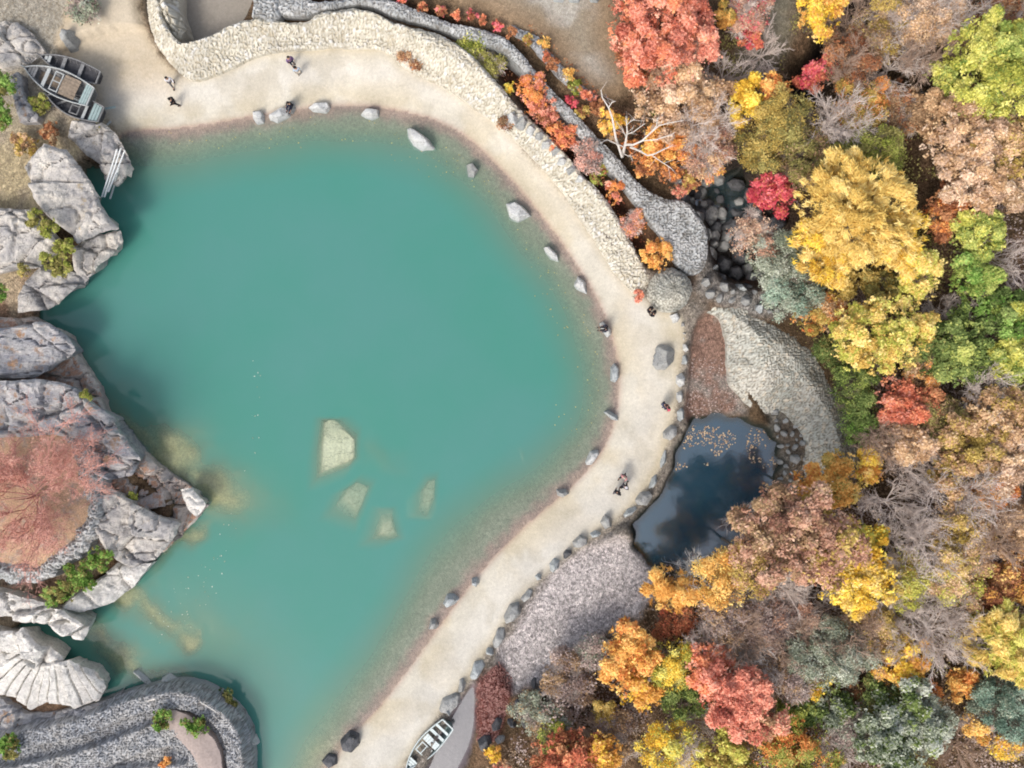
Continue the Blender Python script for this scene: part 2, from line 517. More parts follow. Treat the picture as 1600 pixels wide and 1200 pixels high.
LITTERFLAT = [(1078, 500), (1130, 480), (1140, 520), (1142, 600), (1180, 650), (1100, 655), (1065, 660), (1072, 600)]
GRAVEL = [(880, 872), (930, 845), (975, 838), (1005, 855), (1030, 895), (1020, 930), (990, 960), (950, 985), (890, 1010), (860, 1045), (810, 1085),
          (785, 1060), (775, 1010), (800, 985), (825, 940), (850, 905)]
REDLEAF = [(745, 1060), (780, 1030), (800, 1060), (790, 1110), (775, 1150), (745, 1150)]
CHANNEL = [(735, 1062), (748, 1070), (745, 1150), (720, 1200), (690, 1260), (640, 1260), (690, 1140)]
ROCKBANK = [(1045, 262), (1100, 275), (1112, 340), (1115, 400), (1180, 452), (1240, 480), (1210, 500), (1084, 470), (1090, 430), (1090, 350), (1060, 312)]
CLEAR = [(630, -200), (960, -200), (960, 60), (990, 110), (985, 150), (930, 165), (880, 130), (850, 70), (800, 45), (740, 15), (660, -10)]
CLEAR2 = [(1180, -200), (1260, -200), (1240, 60), (1200, 130), (1150, 130), (1150, 80), (1190, 40)]
PIT = [(244, -90), (244, 40), (285, 95), (340, 75), (405, 45), (405, -90)]
DAMFLAT = [(1180, 600), (1300, 600), (1350, 720), (1310, 790), (1240, 800), (1212, 760), (1218, 700), (1195, 655)]
TRENCH = [(440, 20), (480, 30), (560, 12), (620, 34), (690, 55), (730, 78), (790, 130), (835, 195), (880, 240), (930, 300), (985, 385), (1015, 425), (1035, 410), (1000, 350),
          (950, 285), (880, 195), (830, 130), (790, 80), (700, 40), (610, 10), (560, -5), (470, -2)]
RAVINE = [(1085, 265), (1150, 270), (1200, 300), (1230, 350), (1225, 420), (1170, 450), (1120, 440), (1105, 400), (1100, 350), (1065, 310)]
STREAM = [(1320, 10), (1300, 60), (1270, 120), (1240, 160), (1190, 230), (1150, 270), (1120, 300)]
DRY = [(-300, -200), (118, -200), (120, 0), (100, 60), (90, 90), (150, 150), (165, 190), (190, 205), (110, 240), (60, 330), (0, 480), (-300, 480)]
WESTLAND = [(-300, -200), (110, -200), (95, 80), (150, 150), (175, 200), (140, 240), (90, 330), (60, 420), (60, 500), (110, 600), (140, 700), (240, 800), (140, 900), (60, 960), (30, 1030), (60, 1120), (250, 1110), (330, 1150), (340, 1260), (-300, 1260)]

W = {}
for k, z in (("SHORE", 0), ("LAKE", 0), ("SAND", 0.6), ("POND", 0), ("LITTERFLAT", 0), ("GRAVEL", 0.3), ("REDLEAF", 0.2), ("CHANNEL", 0.0), ("CLEAR", 1.5), ("CLEAR2", 1.5),
             ("PIT", -1), ("DAMFLAT", 0.5), ("ROCKBANK", 1), ("TRENCH", -0.4), ("RAVINE", -2), ("DRY", 2), ("WESTLAND", 1.5)):
    p = PP(globals()[k], z)
    W[k] = smooth_poly(p, 2, k != "SHORE")
W["STREAM"] = smooth_poly(PP(STREAM, -2), 2, False)

# shallows off the western rocks: px, py, half axes (px), turn, crest height
MOUNDS = [(205, 672, 85, 34, -42, -0.42), (272, 722, 105, 52, -38, -0.2), (332, 758, 95, 42, -24, -0.2), (285, 845, 75, 15, 42, -0.35), (245, 955, 95, 32, -34, -0.32), (290, 1005, 32, 36, 0, -0.26),
          (190, 925, 50, 30, -30, -0.25), (205, 1035, 110, 30, -32, -0.25), (150, 990, 50, 24, -40, -0.3), (270, 1070, 60, 26, -10, -0.2), (390, 800, 16, 16, 0, -0.9), (330, 1000, 110, 60, -40, -1.05),
          (400, 1040, 120, 60, -60, -1.25), (180, 660, 50, 24, -42, -0.3), (603, 714, 40, 18, -20, -1.2), (130, 560, 40, 22, -50, -0.7)]
SUNK = [("large split slab", [(498, 655), (530, 655), (558, 680), (557, 715), (545, 728), (520, 738), (491, 747), (497, 700)], -0.14),
        ("long slab with a slanting end", [(560, 750), (580, 757), (568, 790), (557, 813), (518, 800), (534, 768)], -0.42),
        ("small wedge-shaped rock", [(597, 795), (612, 795), (624, 838), (606, 844), (580, 842)], -0.34),
        ("narrow upright slab", [(668, 748), (682, 745), (680, 785), (670, 808), (650, 804), (654, 770)], -0.48),
        ("faint thin slab nearest the sandy bank", [(783, 802), (792, 804), (803, 822), (797, 828)], -0.42),
        ("faint thin sliver", [(814, 706), (819, 706), (821, 745), (817, 747)], -0.85)]
def plane_rock(poly, ztop, rng, tilt=0.12, lean=0.25, ntop=4, zlow=-1.0):
    """half-spaces of an angular boulder: outline planes + tilted top planes -> list of (nx,ny,nz,d)"""
    c = poly.mean(0)
    area = 0.5 * np.sum(poly[:, 0] * np.roll(poly[:, 1], -1) - np.roll(poly[:, 0], -1) * poly[:, 1])
    q = poly if area > 0 else poly[::-1]
    pl = []
    for i in range(len(q)):
        a, b = q[i], q[(i + 1) % len(q)]
        e = b - a
        n = np.array([e[1], -e[0]]) / (np.linalg.norm(e) + 1e-9)
        k = lean * rng.uniform(0.3, 1.3)
        nn = np.array([n[0], n[1], k]); L = np.linalg.norm(nn)
        pl.append((*(nn / L), (n @ a + k * (zlow * 0.4 + ztop * 0.35)) / L))
    r = np.sqrt(abs(area)) * 0.5
    for i in range(ntop):
        th = rng.uniform(0, 6.28)
        s = tilt * rng.uniform(0.6, 2.6) if i else tilt * 0.5
        nn = np.array([math.cos(th) * s, math.sin(th) * s, 1.0]); L = np.linalg.norm(nn)
        off = 0 if i == 0 else rng.uniform(0.02, 0.5) * s * r
        pl.append((*(nn / L), (nn[0] * c[0] + nn[1] * c[1] + ztop + off) / L))
    return np.array(pl)

RNG = np.random.default_rng(7)
SUNKP = []
for lab, pts, z in SUNK:
    poly = PP(pts, z)
    SUNKP.append((lab, poly, z, plane_rock(poly, z, RNG, 0.05 if z > -0.2 else 0.22, 0.7 if z > -0.2 else 0.9, 4, z - 1.5)))

def height(X, Y):
    """ground level and surface colour everywhere"""
    fb = fbm(X * 0.25, Y * 0.25, 3)
    fine = fbm(X * 1.1, Y * 1.1, 9)
    z = 1.2 + 0.9 * (fb - 0.5) + 0.06 * np.clip(X - 18, 0, 60) + 0.02 * np.clip(np.abs(Y) - 20, 0, 200) * (X > 0)
    z = z + 0.35 * (fine - 0.5) * (np.maximum(np.abs(X), np.abs(Y)) < 60)
    d = {k: sd(W[k], X, Y) for k in W if k not in ("SHORE", "STREAM")}
    ds = segdist(W["STREAM"], X, Y, False)
    def lay(zv, key, soft, shift=0.0):
        w = sst((-d[key] + shift) / soft + 0.5)
        return z * (1 - w) + zv * w
    z = lay(1.6 + 0.25 * (fb - 0.5), "CLEAR", 1.6)
    z = lay(2.2 + 0.5 * (fine - 0.5), "DRY", 1.5)
    z = lay(0.85 + 0.4 * (fb - 0.5) + 0.9 * sst((Y - 5) / 3), "WESTLAND", 1.5)
    z = lay(-1.0, "PIT", 0.6)
    z = lay(-0.6 + 0.3 * (fine - 0.5), "TRENCH", 1.0)
    w = sst((2.2 - ds) / 2.6); z = z * (1 - w) + (-1.9) * w
    z = lay(-2.3, "RAVINE", 2.0)
    z = lay(0.16 + 0.2 * (fine - 0.5), "LITTERFLAT", 0.8)
    z = lay(0.32 + 0.25 * (fb - 0.5), "GRAVEL", 1.2)
    z = lay(0.5 + 0.3 * (fine - 0.5), "DAMFLAT", 1.0)
    z = lay(0.0, "CHANNEL", 0.8)
    z = lay(-1.1, "POND", 1.2, -0.3)
    dl = d["LAKE"]
    sandz = 0.9 + 0.06 * (fb - 0.5) + 0.5 * sst((Y - 20) / 12) + 0.75 * sst((-24 - X) / 7) * sst((Y - 20.5) / 5)
    z = lay(sandz, "SAND", 1.2)
    # beach slope into the lake and lake bed
    dshore = segdist(W["SHORE"], X, Y, False)
    wob = (fbm(X * 0.18, Y * 0.18, 21) - 0.5)
    prof = np.where(dl > 0, np.minimum(0.15 * dl + 0.02, 9.0), 0.0)
    dd = np.clip(-dl, 0, 100)
    near = np.minimum(dd, 1e9)
    near = dshore * (1 - 0.42 * sst((-4 - Y) / 10) * sst((X + 12) / 8))
    bed = -(0.015 + 0.12 * np.minimum(near, 1.3) + 0.40 * np.clip(near - 1.3 - 1.1 * wob, 0, 6.5))
    
    z = np.where(dl < 0, bed, np.where(dl < 7.5, np.minimum(z, np.where(d["SAND"] < 0.6, prof, z)), z))
    west = sst((2.0 - d["WESTLAND"]) / 2.0) * (X < -20)
    z = np.where(dl < 0, np.maximum(z, -3.2), z)
    mnd = np.zeros_like(z)
    for px, py, a, b, rot, top in MOUNDS:
        cx, cy, _ = P(px, py, 0); a /= 20.; b /= 20.; r = math.radians(rot)
        wx = X - cx + 2.6 * (fbm(X * 0.45, Y * 0.45, 81) - 0.5); wy = Y - cy + 2.6 * (fbm(X * 0.45, Y * 0.45, 85) - 0.5)
        u = wx * math.cos(r) + wy * math.sin(r); v = -wx * math.sin(r) + wy * math.cos(r)
        g = np.exp(-((u / a) ** 2 + (v / b) ** 2) * 0.9) * (0.78 + 0.45 * fb)
        hz = -1.9 + (1.9 + top) * np.clip(g, 0, 1)
        z = np.where(dl < 0, np.maximum(z, hz), z)
        mnd = np.maximum(mnd, g)
    # ---- colour of the ground itself
    def C(*c): return lin(c) * 0.74
    n = X.shape
    col = np.empty(n + (3,)); col[:] = C(112, 92, 70)
    leafy = sst((fbm(X * 0.5, Y * 0.5, 40) - 0.45) * 6)[..., None]
    col = col * (1 - leafy) + C(134, 108, 84) * leafy
    grain = np.full(n, 0.75)
    def paint(c, key, soft, g=None, shift=0.0, jit=1.0):
        nonlocal col, grain
        w = sst((-d[key] + shift + jit * (fine - 0.5)) / soft + 0.5)
        col = col * (1 - w[..., None]) + np.asarray(c) * w[..., None]
        if g is not None: grain = grain * (1 - w) + g * w
    dryg = sst((Y - 17) / 6)[..., None]
    dry = (C(214, 196, 158) * (1 - dryg) + C(196, 188, 172) * dryg) * (1 - leafy * 0.6) + C(176, 162, 146) * leafy * 0.6
    wl = C(196, 176, 148) * (1 - leafy) + C(164, 134, 110) * leafy
    paint(wl, "WESTLAND", 1.2, 0.7)
    paint(dry, "DRY", 1.2, 0.5)
    grassy = sst((fbm(X * 0.3, Y * 0.3, 71) - 0.5) * 5)[..., None]
    clr = C(196, 190, 178) * (1 - grassy) + C(170, 158, 138) * grassy
    edge = sst((d["CLEAR"] + 3.2) / 2.6)[..., None]
    paint(clr * (1 - edge) + C(164, 140, 112) * edge, "CLEAR", 1.4, 0.3)
    paint(C(150, 142, 122), "CLEAR2", 2.0, 0.4)
    paint(C(176, 168, 156), "PIT", 0.6, 0.1)
    paint(C(116, 84, 66), "TRENCH", 0.8, 0.6)
    wr = np.clip(sst((1.9 - ds) / 1.2), 0, 1)[..., None]
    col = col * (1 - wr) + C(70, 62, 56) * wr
    paint(C(168, 164, 158) * (1 - leafy * 0.4) + C(140, 126, 112) * leafy * 0.4, "ROCKBANK", 1.4, 0.9)
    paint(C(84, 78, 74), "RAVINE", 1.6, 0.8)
    rim = (sst((2.6 - d["SAND"]) / 1.4) * (dl > 0.5) * (X > -10))[..., None]
    col = col * (1 - rim) + C(158, 148, 136) * rim
    lt = C(166, 156, 146) * (1 - leafy) + C(164, 132, 116) * leafy
    paint(lt, "LITTERFLAT", 0.7, 0.7)
    paint(C(220, 211, 208), "GRAVEL", 1.0, 0.85)
    paint(C(140, 130, 134), "CHANNEL", 0.7, 0.15)
    paint(C(150, 144, 132) * (1 - leafy * 0.4) + C(140, 110, 84) * leafy * 0.4, "DAMFLAT", 0.8, 0.8)
    paint(C(122, 70, 62), "REDLEAF", 0.8, 0.8)
    paint(C(52, 58, 52), "POND", 0.6, 0.25)
    sband = sst((fbm(X * 0.35, Y * 0.35, 55) - 0.42) * 4)[..., None]
    tread = np.clip(np.exp(-((dl - 2.6) / 1.5) ** 2), 0, 1)[..., None]
    scol = C(227, 220, 202) * (1 - sband) + C(219, 207, 180) * sband
    scol = scol * (1 - 0.55 * tread) + C(234, 230, 222) * 0.55 * tread
    tr = np.exp(-((dl - 4.2 - 0.8 * (fb - 0.5)) / 0.35) ** 2) + np.exp(-((dl - 5.1 - 0.8 * (fb - 0.5)) / 0.3) ** 2)
    tr = (np.clip(tr, 0, 1) * sst((fbm(X * 0.4, Y * 0.4, 61) - 0.38) * 5))[..., None]
    scol = scol * (1 - 0.4 * tr) + C(204, 192, 164) * 0.4 * tr
    damp = sst((fbm(X * 0.6, Y * 0.6, 66) - 0.60) * 8)[..., None]
    scol = scol * (1 - 0.35 * damp) + C(196, 186, 164) * 0.35 * damp
    w2 = sst((d["SAND"] + 1.0) / 1.0)[..., None] * 0.45
    scol = scol * (1 - w2) + C(206, 188, 158) * w2
    ul = (sst((Y - 21) / 3) * sst((-24.5 - X + 3 * (fb - .5)) / 3))[..., None]
    scol = scol * (1 - 0.4 * ul) + C(216, 188, 150) * 0.4 * ul
    paint(scol, "SAND", 0.7, 0.10, 0, 0.6)
    # wet line, red leaf drift along the water and lake bed
    onshore = (dl > -0.3) & (d["SAND"] < 0.5)
    wet = np.where(onshore, np.exp(-(np.clip(dl + 0.1, 0, 9) / 0.32) ** 2), 0)[..., None]
    col = col * (1 - wet * 0.6) + C(186, 152, 136) * wet * 0.6
    dj = dshore + 1.1 * (fine - 0.5)
    b1 = sst(dj / 0.5)[..., None]; b2 = sst((dj - 0.3) / 1.0)[..., None]
    bedc = C(184, 154, 146) * (1 - b2) + C(168, 164, 148) * b2
    bedc = C(196, 164, 152) * (1 - b1) + bedc * b1
    mc = sst(mnd * 2.2)[..., None]
    bedc = bedc * (1 - mc) + C(224, 206, 156) * mc
    nl = (dl < 0)[..., None]
    col = np.where(nl, bedc, col)
    grain = np.where(dl < 0, 0.32, grain)
    cls = np.zeros(n, np.int32)                   # 0 forest floor
    cls[d["CLEAR"] < 0] = 5
    cls[d["DRY"] < 0] = 4
    cls[(d["GRAVEL"] < 0) | (d["CHANNEL"] < 0)] = 3
    cls[d["SAND"] < 0] = 1
    cls[(dl < 0)] = 2
    cls[d["POND"] < 0] = 6
    return z, col, grain, cls

def axis(lo, hi, step, far):
    a = list(np.arange(lo, hi + 1e-6, step)); s = step
    while a[-1] < far: s *= 1.35; a.append(a[-1] + s)
    s = step
    while a[0] > -far: s *= 1.35; a.insert(0, a[0] - s)
    return np.array(a)
gx = axis(-44, 46, 0.2, 320); gy = axis(-34, 34, 0.2, 320)
GX, GY = np.meshgrid(gx, gy)
GZ, GC, GG, GK = height(GX, GY)
def hz(x, y):
    i = np.clip(np.searchsorted(gx, x) - 1, 0, len(gx) - 2); j = np.clip(np.searchsorted(gy, y) - 1, 0, len(gy) - 2)
    fx = (x - gx[i]) / (gx[i + 1] - gx[i]); fy = (y - gy[j]) / (gy[j + 1] - gy[j])
    return (GZ[j, i] * (1 - fx) + GZ[j, i + 1] * fx) * (1 - fy) + (GZ[j + 1, i] * (1 - fx) + GZ[j + 1, i + 1] * fx) * fy

nx, ny = len(gx), len(gy)
idx = np.arange(nx * ny).reshape(ny, nx)
quads = np.stack([idx[:-1, :-1], idx[:-1, 1:], idx[1:, 1:], idx[1:, :-1]], -1).reshape(-1, 4)
qk = GK[:-1, :-1].ravel()
gv = np.stack([GX.ravel(), GY.ravel(), GZ.ravel()], 1)
for k, nm in enumerate(("forest_floor", "sand_path", "lake_bed", "gravel_bank", "dry_grass_bank", "dirt_clearing", "pond_bed")):
    q = quads[qk == k]
    u, inv = np.unique(q, return_inverse=True)
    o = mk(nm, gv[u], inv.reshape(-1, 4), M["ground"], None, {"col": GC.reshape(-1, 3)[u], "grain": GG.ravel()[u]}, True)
    tag(o, kind="structure")

# ------------------------------------------------------------------ water
def water_mat(name, body, shallow, f0, rough=0.03, wave=0.02):
    m, t, out = nt(name)
    a = t.nodes.new("ShaderNodeAttribute"); a.attribute_name = "murk"
    v = coords(t)
    big = noise(t, v, 0.07, 7, 0.6)
    bc = mixc(t, 'MIX', ramp(t, big, [(0.38, 0.0), (0.62, 1.0)]), body[0], body[1])
    bc = mixc(t, 'MIX', ramp(t, a.outputs['Fac'], [(0.35, 1.0), (0.93, 0.0)]), bc, shallow)
    d = t.nodes.new("ShaderNodeBsdfDiffuse"); t.links.new(bc, d.inputs[0])
    tr = t.nodes.new("ShaderNodeBsdfTransparent"); tr.inputs[0].default_value = (0.93, 0.98, 0.96, 1)
    mx = t.nodes.new("ShaderNodeMixShader")
    t.links.new(a.outputs['Fac'], mx.inputs[0]); t.links.new(tr.outputs[0], mx.inputs[1]); t.links.new(d.outputs[0], mx.inputs[2])
    g = t.nodes.new("ShaderNodeBsdfGlossy"); g.inputs['Roughness'].default_value = rough
    g.inputs[0].default_value = (1, 1, 1, 1)
    nb = bump(t, noise(t, v, 2.2, 5, 0.6), 0.35, wave)
    t.links.new(nb, g.inputs['Normal'])
    lw = t.nodes.new("ShaderNodeLayerWeight"); lw.inputs[0].default_value = 0.5
    f = math_n(t, 'POWER', lw.outputs['Facing'], 4.0)
    f = math_n(t, 'MULTIPLY_ADD', f, 1.0 - f0); f.node.inputs[2].default_value = f0
    m2 = t.nodes.new("ShaderNodeMixShader")
    t.links.new(f, m2.inputs[0]); t.links.new(mx.outputs[0], m2.inputs[1]); t.links.new(g.outputs[0], m2.inputs[2])
    t.links.new(m2.outputs[0], out.inputs[0])
    return m

def water_sheet(name, x0, x1, y0, y1, cell, level, keep, mat, kk, cap, extra=None):
    ax = np.arange(x0, x1 + cell, cell); ay = np.arange(y0, y1 + cell, cell)
    X, Y = np.meshgrid(ax, ay)
    bed = hz(X, Y)
    if extra is not None: bed = extra(X, Y, bed)
    depth = np.clip(level - bed, 0, 20)
    murk = cap * (1 - np.exp(-kk * depth))
    ok = keep(X, Y) & (bed < level + 0.25)
    i = np.arange(X.size).reshape(X.shape)
    q = np.stack([i[:-1, :-1], i[:-1, 1:], i[1:, 1:], i[1:, :-1]], -1)
    kq = ok[:-1, :-1] | ok[:-1, 1:] | ok[1:, 1:] | ok[1:, :-1]
    q = q[kq]
    u, inv = np.unique(q, return_inverse=True)
    V = np.stack([X.ravel(), Y.ravel(), np.full(X.size, level)], 1)[u]
    return tag(mk(name, V, inv.reshape(-1, 4), mat, None, {"murk": murk.ravel()[u]}, True), kind="structure")

def sunk_tops(X, Y, bed):
    for lab, poly, zt, pl in SUNKP:
        lo = poly.min(0) - 2; hi = poly.max(0) + 2
        m = (X > lo[0]) & (X < hi[0]) & (Y > lo[1]) & (Y < hi[1])
        x, y = X[m], Y[m]
        top = np.full(x.shape, 99.0)
        for a, b, c, dd in pl:
            top = np.minimum(top, (dd - a * x - b * y) / c)
        bed[m] = np.maximum(bed[m], np.maximum(top, -4))
    return bed

teal = lin((76, 151, 136)) * 0.80; teal2 = lin((86, 151, 142)) * 0.80
M["lake"] = water_mat("lake_water_surface", (teal, teal2), lin((136, 168, 142)) * 0.78, 0.025)
M["pond"] = water_mat("pond_water_surface", (lin((34, 94, 120)) * 0.7, lin((28, 80, 108)) * 0.7), lin((80, 96, 92)) * 0.6, 0.17, 0.02)  # pond: blue of the reflected sky is put into the body colour
lakepoly = W["LAKE"]
water_sheet("lake_water", -46, 9.5, -36, 22, 0.15, 0.0, lambda X, Y: sd(lakepoly, X, Y) < 1.0, M["lake"], 1.35, 0.98, sunk_tops)
water_sheet("pond_water", 8, 24, -17, -1, 0.2, 0.0, lambda X, Y: sd(W["POND"], X, Y) < 1.2, M["pond"], 1.9, 0.9)
water_sheet("stream_water", 14, 30, 8, 34, 0.25, -1.55, lambda X, Y: segdist(W["STREAM"], X, Y, False) < 2.4, M["pond"], 1.5, 0.8)
water_sheet("channel_water", -8, -1, -34, -22, 0.25, 0.12, lambda X, Y: sd(W["CHANNEL"], X, Y) < 0.4, M["pond"], 1.0, 0.5)

# ------------------------------------------------------------------ slabs: rock masses and walls from an outline
def unit2(v): return v / (np.linalg.norm(v, axis=1, keepdims=True) + 1e-9)

def slab(name, pts, ztop, zbase, mat, bevel=0.8, edge=0.75, facet=0.0, fs=0.6, rough=0.15, grad=(0, 0), cell=0.18, seed=1, topf=None, smooth_n=0, jag=0.16, under=0.0, stones=0.0, relief=0.12, parent=None, label=None, cat=None, group=None):
    poly = smooth_poly(PP(pts, ztop), smooth_n)
    lo = poly.min(0) - 1; hi = poly.max(0) + 1
    X, Y = np.meshgrid(np.arange(lo[0], hi[0], cell), np.arange(lo[1], hi[1], cell))
    wx = X + jag * (fbm(X * 0.9, Y * 0.9, seed + 5) - 0.5) * 2; wy = Y + jag * (fbm(X * 0.9, Y * 0.9, seed + 77) - 0.5) * 2
    s = sd(poly, wx, wy)
    gy_, gx_ = np.gradient(s, cell)
    near = np.abs(s) < cell * 0.75
    nn = np.sqrt(gx_ ** 2 + gy_ ** 2) + 1e-6
    X = np.where(near, X - s * gx_ / nn, X); Y = np.where(near, Y - s * gy_ / nn, Y)
    s = np.where(near, 0, s)
    c = poly.mean(0)
    d = np.clip(-s, 0, 99)
    zt = (topf(X, Y, d) if topf else ztop + grad[0] * (X - c[0]) + grad[1] * (Y - c[1]))
    if facet > 0:
        rng = np.random.default_rng(seed)
        ns = max(4, int((hi[0] - lo[0]) * (hi[1] - lo[1]) * fs * 0.12))
        sp = rng.uniform(lo, hi, (ns, 2))
        gr = rng.normal(0, facet * 0.35, (ns, 2)); of = rng.normal(0, facet * 0.5, ns)
        best = np.full(X.shape, 1e9); sec = np.full(X.shape, 1e9); zz = np.zeros(X.shape)
        for i in range(ns):
            dx = X - sp[i, 0] + 0.6 * (fbm(X * 0.7, Y * 0.7, seed + 31) - 0.5); dy = Y - sp[i, 1]
            q = dx * dx + dy * dy * 1.6
            v = gr[i, 0] * dx + gr[i, 1] * dy + of[i]
            m = q < best
            sec = np.where(m, best, np.minimum(sec, q))
            best = np.where(m, q, best); zz = np.where(m, v, zz)
        gap = np.sqrt(sec) - np.sqrt(best)
        zt = zt + np.clip(zz * 1.5, -1.3 * facet, 1.3 * facet) - 0.8 * facet * np.exp(-(gap / (0.10 + 0.12 * vnoise(X * 0.8, Y * 0.8, seed + 2))) ** 2)
    zt = zt + rough * 2 * (fbm(X * 1.3, Y * 1.3, seed + 3, 5) - 0.5) + rough * 0.5 * (fbm(X * 4, Y * 4, seed + 4, 3) - 0.5)
    if stones > 0:
        jo, tone, til = cobble(X, Y, stones, seed)
        zt = zt + relief * (jo - 1) + relief * 0.9 * (tone - 0.5) + relief * 1.2 * til
    bv_ = bevel * (0.25 + 1.5 * vnoise(X * 0.7, Y * 0.7, seed + 60))
    t = edge + (1 - edge) * np.clip(d / bv_, 0, 1)
    if facet > 0:
        cr = np.abs(fbm(X * 0.32, Y * 0.5, seed + 90, 3) - 0.5)
        zt = zt - facet * 0.9 * np.exp(-(cr / 0.016) ** 2) + facet * 0.8 * np.floor(3.2 * fbm(X * 0.22 + 5, Y * 0.33, seed + 91, 3)) / 3.2
    Z = zbase + (np.maximum(zt, zbase + 0.1) - zbase) * t
    i = np.arange(X.size).reshape(X.shape)
    q = np.stack([i[:-1, :-1], i[:-1, 1:], i[1:, 1:], i[1:, :-1]], -1).reshape(-1, 4)
    at_full = {"tone": tone.ravel(), "joint": jo.ravel()} if stones > 0 else None
    ins = (s <= 1e-6).ravel()
    q = q[ins[q].all(1)]
    u, inv = np.unique(q, return_inverse=True); q = inv.reshape(-1, 4)
    V = np.stack([X.ravel(), Y.ravel(), Z.ravel()], 1)[u]
    e = np.concatenate([q[:, [0, 1]], q[:, [1, 2]], q[:, [2, 3]], q[:, [3, 0]]])
    key = np.sort(e, 1); key = key[:, 0].astype(np.int64) * len(V) + key[:, 1]
    uq, cn = np.unique(key, return_counts=True)
    be = e[np.isin(key, uq[cn == 1])]
    rows = 5
    at = {k_: a_[u] for k_, a_ in at_full.items()} if at_full else None
    allV = [V]; Q = [q]; prev = np.arange(len(V)); n0 = len(V)
    bv = np.unique(be)
    remap = {}
    prev_ids = bv.copy()
    lk = np.full(len(V), -1); lk[bv] = np.arange(len(bv))
    for r in range(1, rows + 1):
        f = r / rows
        P0 = V[bv].copy()
        P0[:, 2] = P0[:, 2] * (1 - f) + zbase * f
        if under > 0:
            P0[:, :2] += unit2(c - P0[:, :2]) * (under * (V[bv][:, 2] - P0[:, 2]))[:, None]
        if r < rows:
            P0[:, 0] += 0.5 * jag * (fbm(P0[:, 0] * 2, P0[:, 2] * 2 + P0[:, 1], seed + r) - 0.5)
            P0[:, 1] += 0.5 * jag * (fbm(P0[:, 1] * 2, P0[:, 2] * 2 + P0[:, 0], seed + r + 9) - 0.5)
        ids = n0 + np.arange(len(bv)); n0 += len(bv)
        allV.append(P0)
        a, b = lk[be[:, 0]], lk[be[:, 1]]
        Q.append(np.stack([prev_ids[b], prev_ids[a], ids[a], ids[b]], 1))
        prev_ids = ids
    VV = np.concatenate(allV)
    if at:
        sx = VV[len(V):]; j2, t2 = np.ones(len(sx)), np.full(len(sx), 0.35)
        at = {"tone": np.concatenate([at["tone"], t2]), "joint": np.concatenate([at["joint"], j2])}
    o = mk(name, VV, np.concatenate(Q), mat, parent, at, False)
    if label: tag(o, label, cat, group)
    return o

# the western quarry rocks
R = "quarry rocks on the west shore"
slab("rock_outcrop", [(118, 190), (160, 190), (185, 212), (190, 225), (200, 250), (204, 262), (203, 272), (182, 291), (165, 282), (152, 255), (128, 238), (108, 215)], 2.0, -3, M["rock_pale"], 0.25, 0.955, 0.35, 2.0, 0.2, (-0.05, 0.1), seed=11, cell=0.13, under=0.5,
     label="rugged grey rock under the white poles, below the beached boats", cat="rock")
slab("rock_outcrop", [(40, 262), (70, 226), (108, 236), (130, 268), (150, 305), (170, 342), (183, 356), (150, 364), (118, 380), (98, 358), (68, 332), (50, 300)], 4.0, -3, M["rock_pale"], 0.25, 0.955, 0.3, 0.5, 0.25, (-0.05, 0.12), seed=12, cell=0.13, under=0.5,
     label="tall pale square-topped cliff block beside the dark water gap", cat="rock")
slab("rock_outcrop", [(112, 384), (150, 366), (182, 359), (186, 376), (160, 408), (134, 434), (112, 428)], 2.4, -3, M["rock_pale"], 0.25, 0.955, 0.4, 2.0, 0.25, (-0.1, 0.1), seed=13, cell=0.13, under=0.5,
     label="low cracked rock corner in front of the tall pale block, right of the moss", cat="rock")
slab("rock_outcrop", [(-60, 318), (48, 330), (92, 378), (86, 392), (62, 402), (52, 418), (0, 424), (-60, 430)], 3.6, -3, M["rock_pale"], 0.25, 0.955, 0.35, 0.8, 0.2, (0.03, 0.08), seed=14, cell=0.13, under=0.25,
     label="smooth pale rock slab at the left edge between two strips of moss", cat="rock")
slab("rock_outcrop", [(30, 464), (44, 440), (66, 418), (92, 428), (112, 424), (136, 434), (104, 464), (70, 486), (30, 489)], 2.2, -3, M["rock_pale"], 0.25, 0.955, 0.3, 1.0, 0.2, (-0.05, 0.1), seed=15, cell=0.13, under=0.5,
     label="long pale slab tilting to the water below the yellow-green moss", cat="rock")
slab("rock_outcrop", [(-80, 520), (30, 508), (70, 502), (102, 522), (112, 548), (80, 570), (50, 590), (-80, 592)], 3.6, -3, M["rock_grey"], 0.25, 0.955, 0.4, 0.6, 0.25, (-0.05, 0.1), seed=16, cell=0.13, under=0.25,
     label="blue-grey leaf-strewn rock at the left edge, first below the cove", cat="rock")
slab("rock_outcrop", [(-80, 500), (60, 496), (105, 518), (118, 552), (150, 598), (166, 640), (196, 682), (232, 716), (270, 748), (323, 789), (276, 842), (236, 880), (140, 860), (60, 800), (-80, 800)], 1.3, -3.5, M["rock_litter"], 0.25, 0.955, 0.5, 1.6, 0.3, (-0.05, 0.02), seed=17, cell=0.13, under=0.25,
     label="pointed rocky headland strewn with brown leaves running out into the lake", cat="rock")
slab("rock_outcrop", [(-80, 600), (60, 592), (104, 600), (140, 625), (176, 652), (196, 690), (212, 722), (186, 716), (140, 690), (80, 680), (-80, 690)], 3.9, -2, M["rock_grey"], 0.25, 0.955, 0.5, 0.9, 0.25, (-0.05, 0.05), seed=18, cell=0.13, under=0.25,
     label="long dark grey ledge above the red tree, highest on the headland", cat="rock")
slab("rock_outcrop", [(100, 690), (140, 684), (186, 704), (213, 728), (208, 744), (170, 748), (120, 730)], 3.2, -2, M["rock_grey"], 0.25, 0.955, 0.4, 1.5, 0.2, (0.05, 0.05), seed=19, cell=0.13, under=0.25,
     label="wedge of ochre-stained rock pointing right from the red tree", cat="rock")
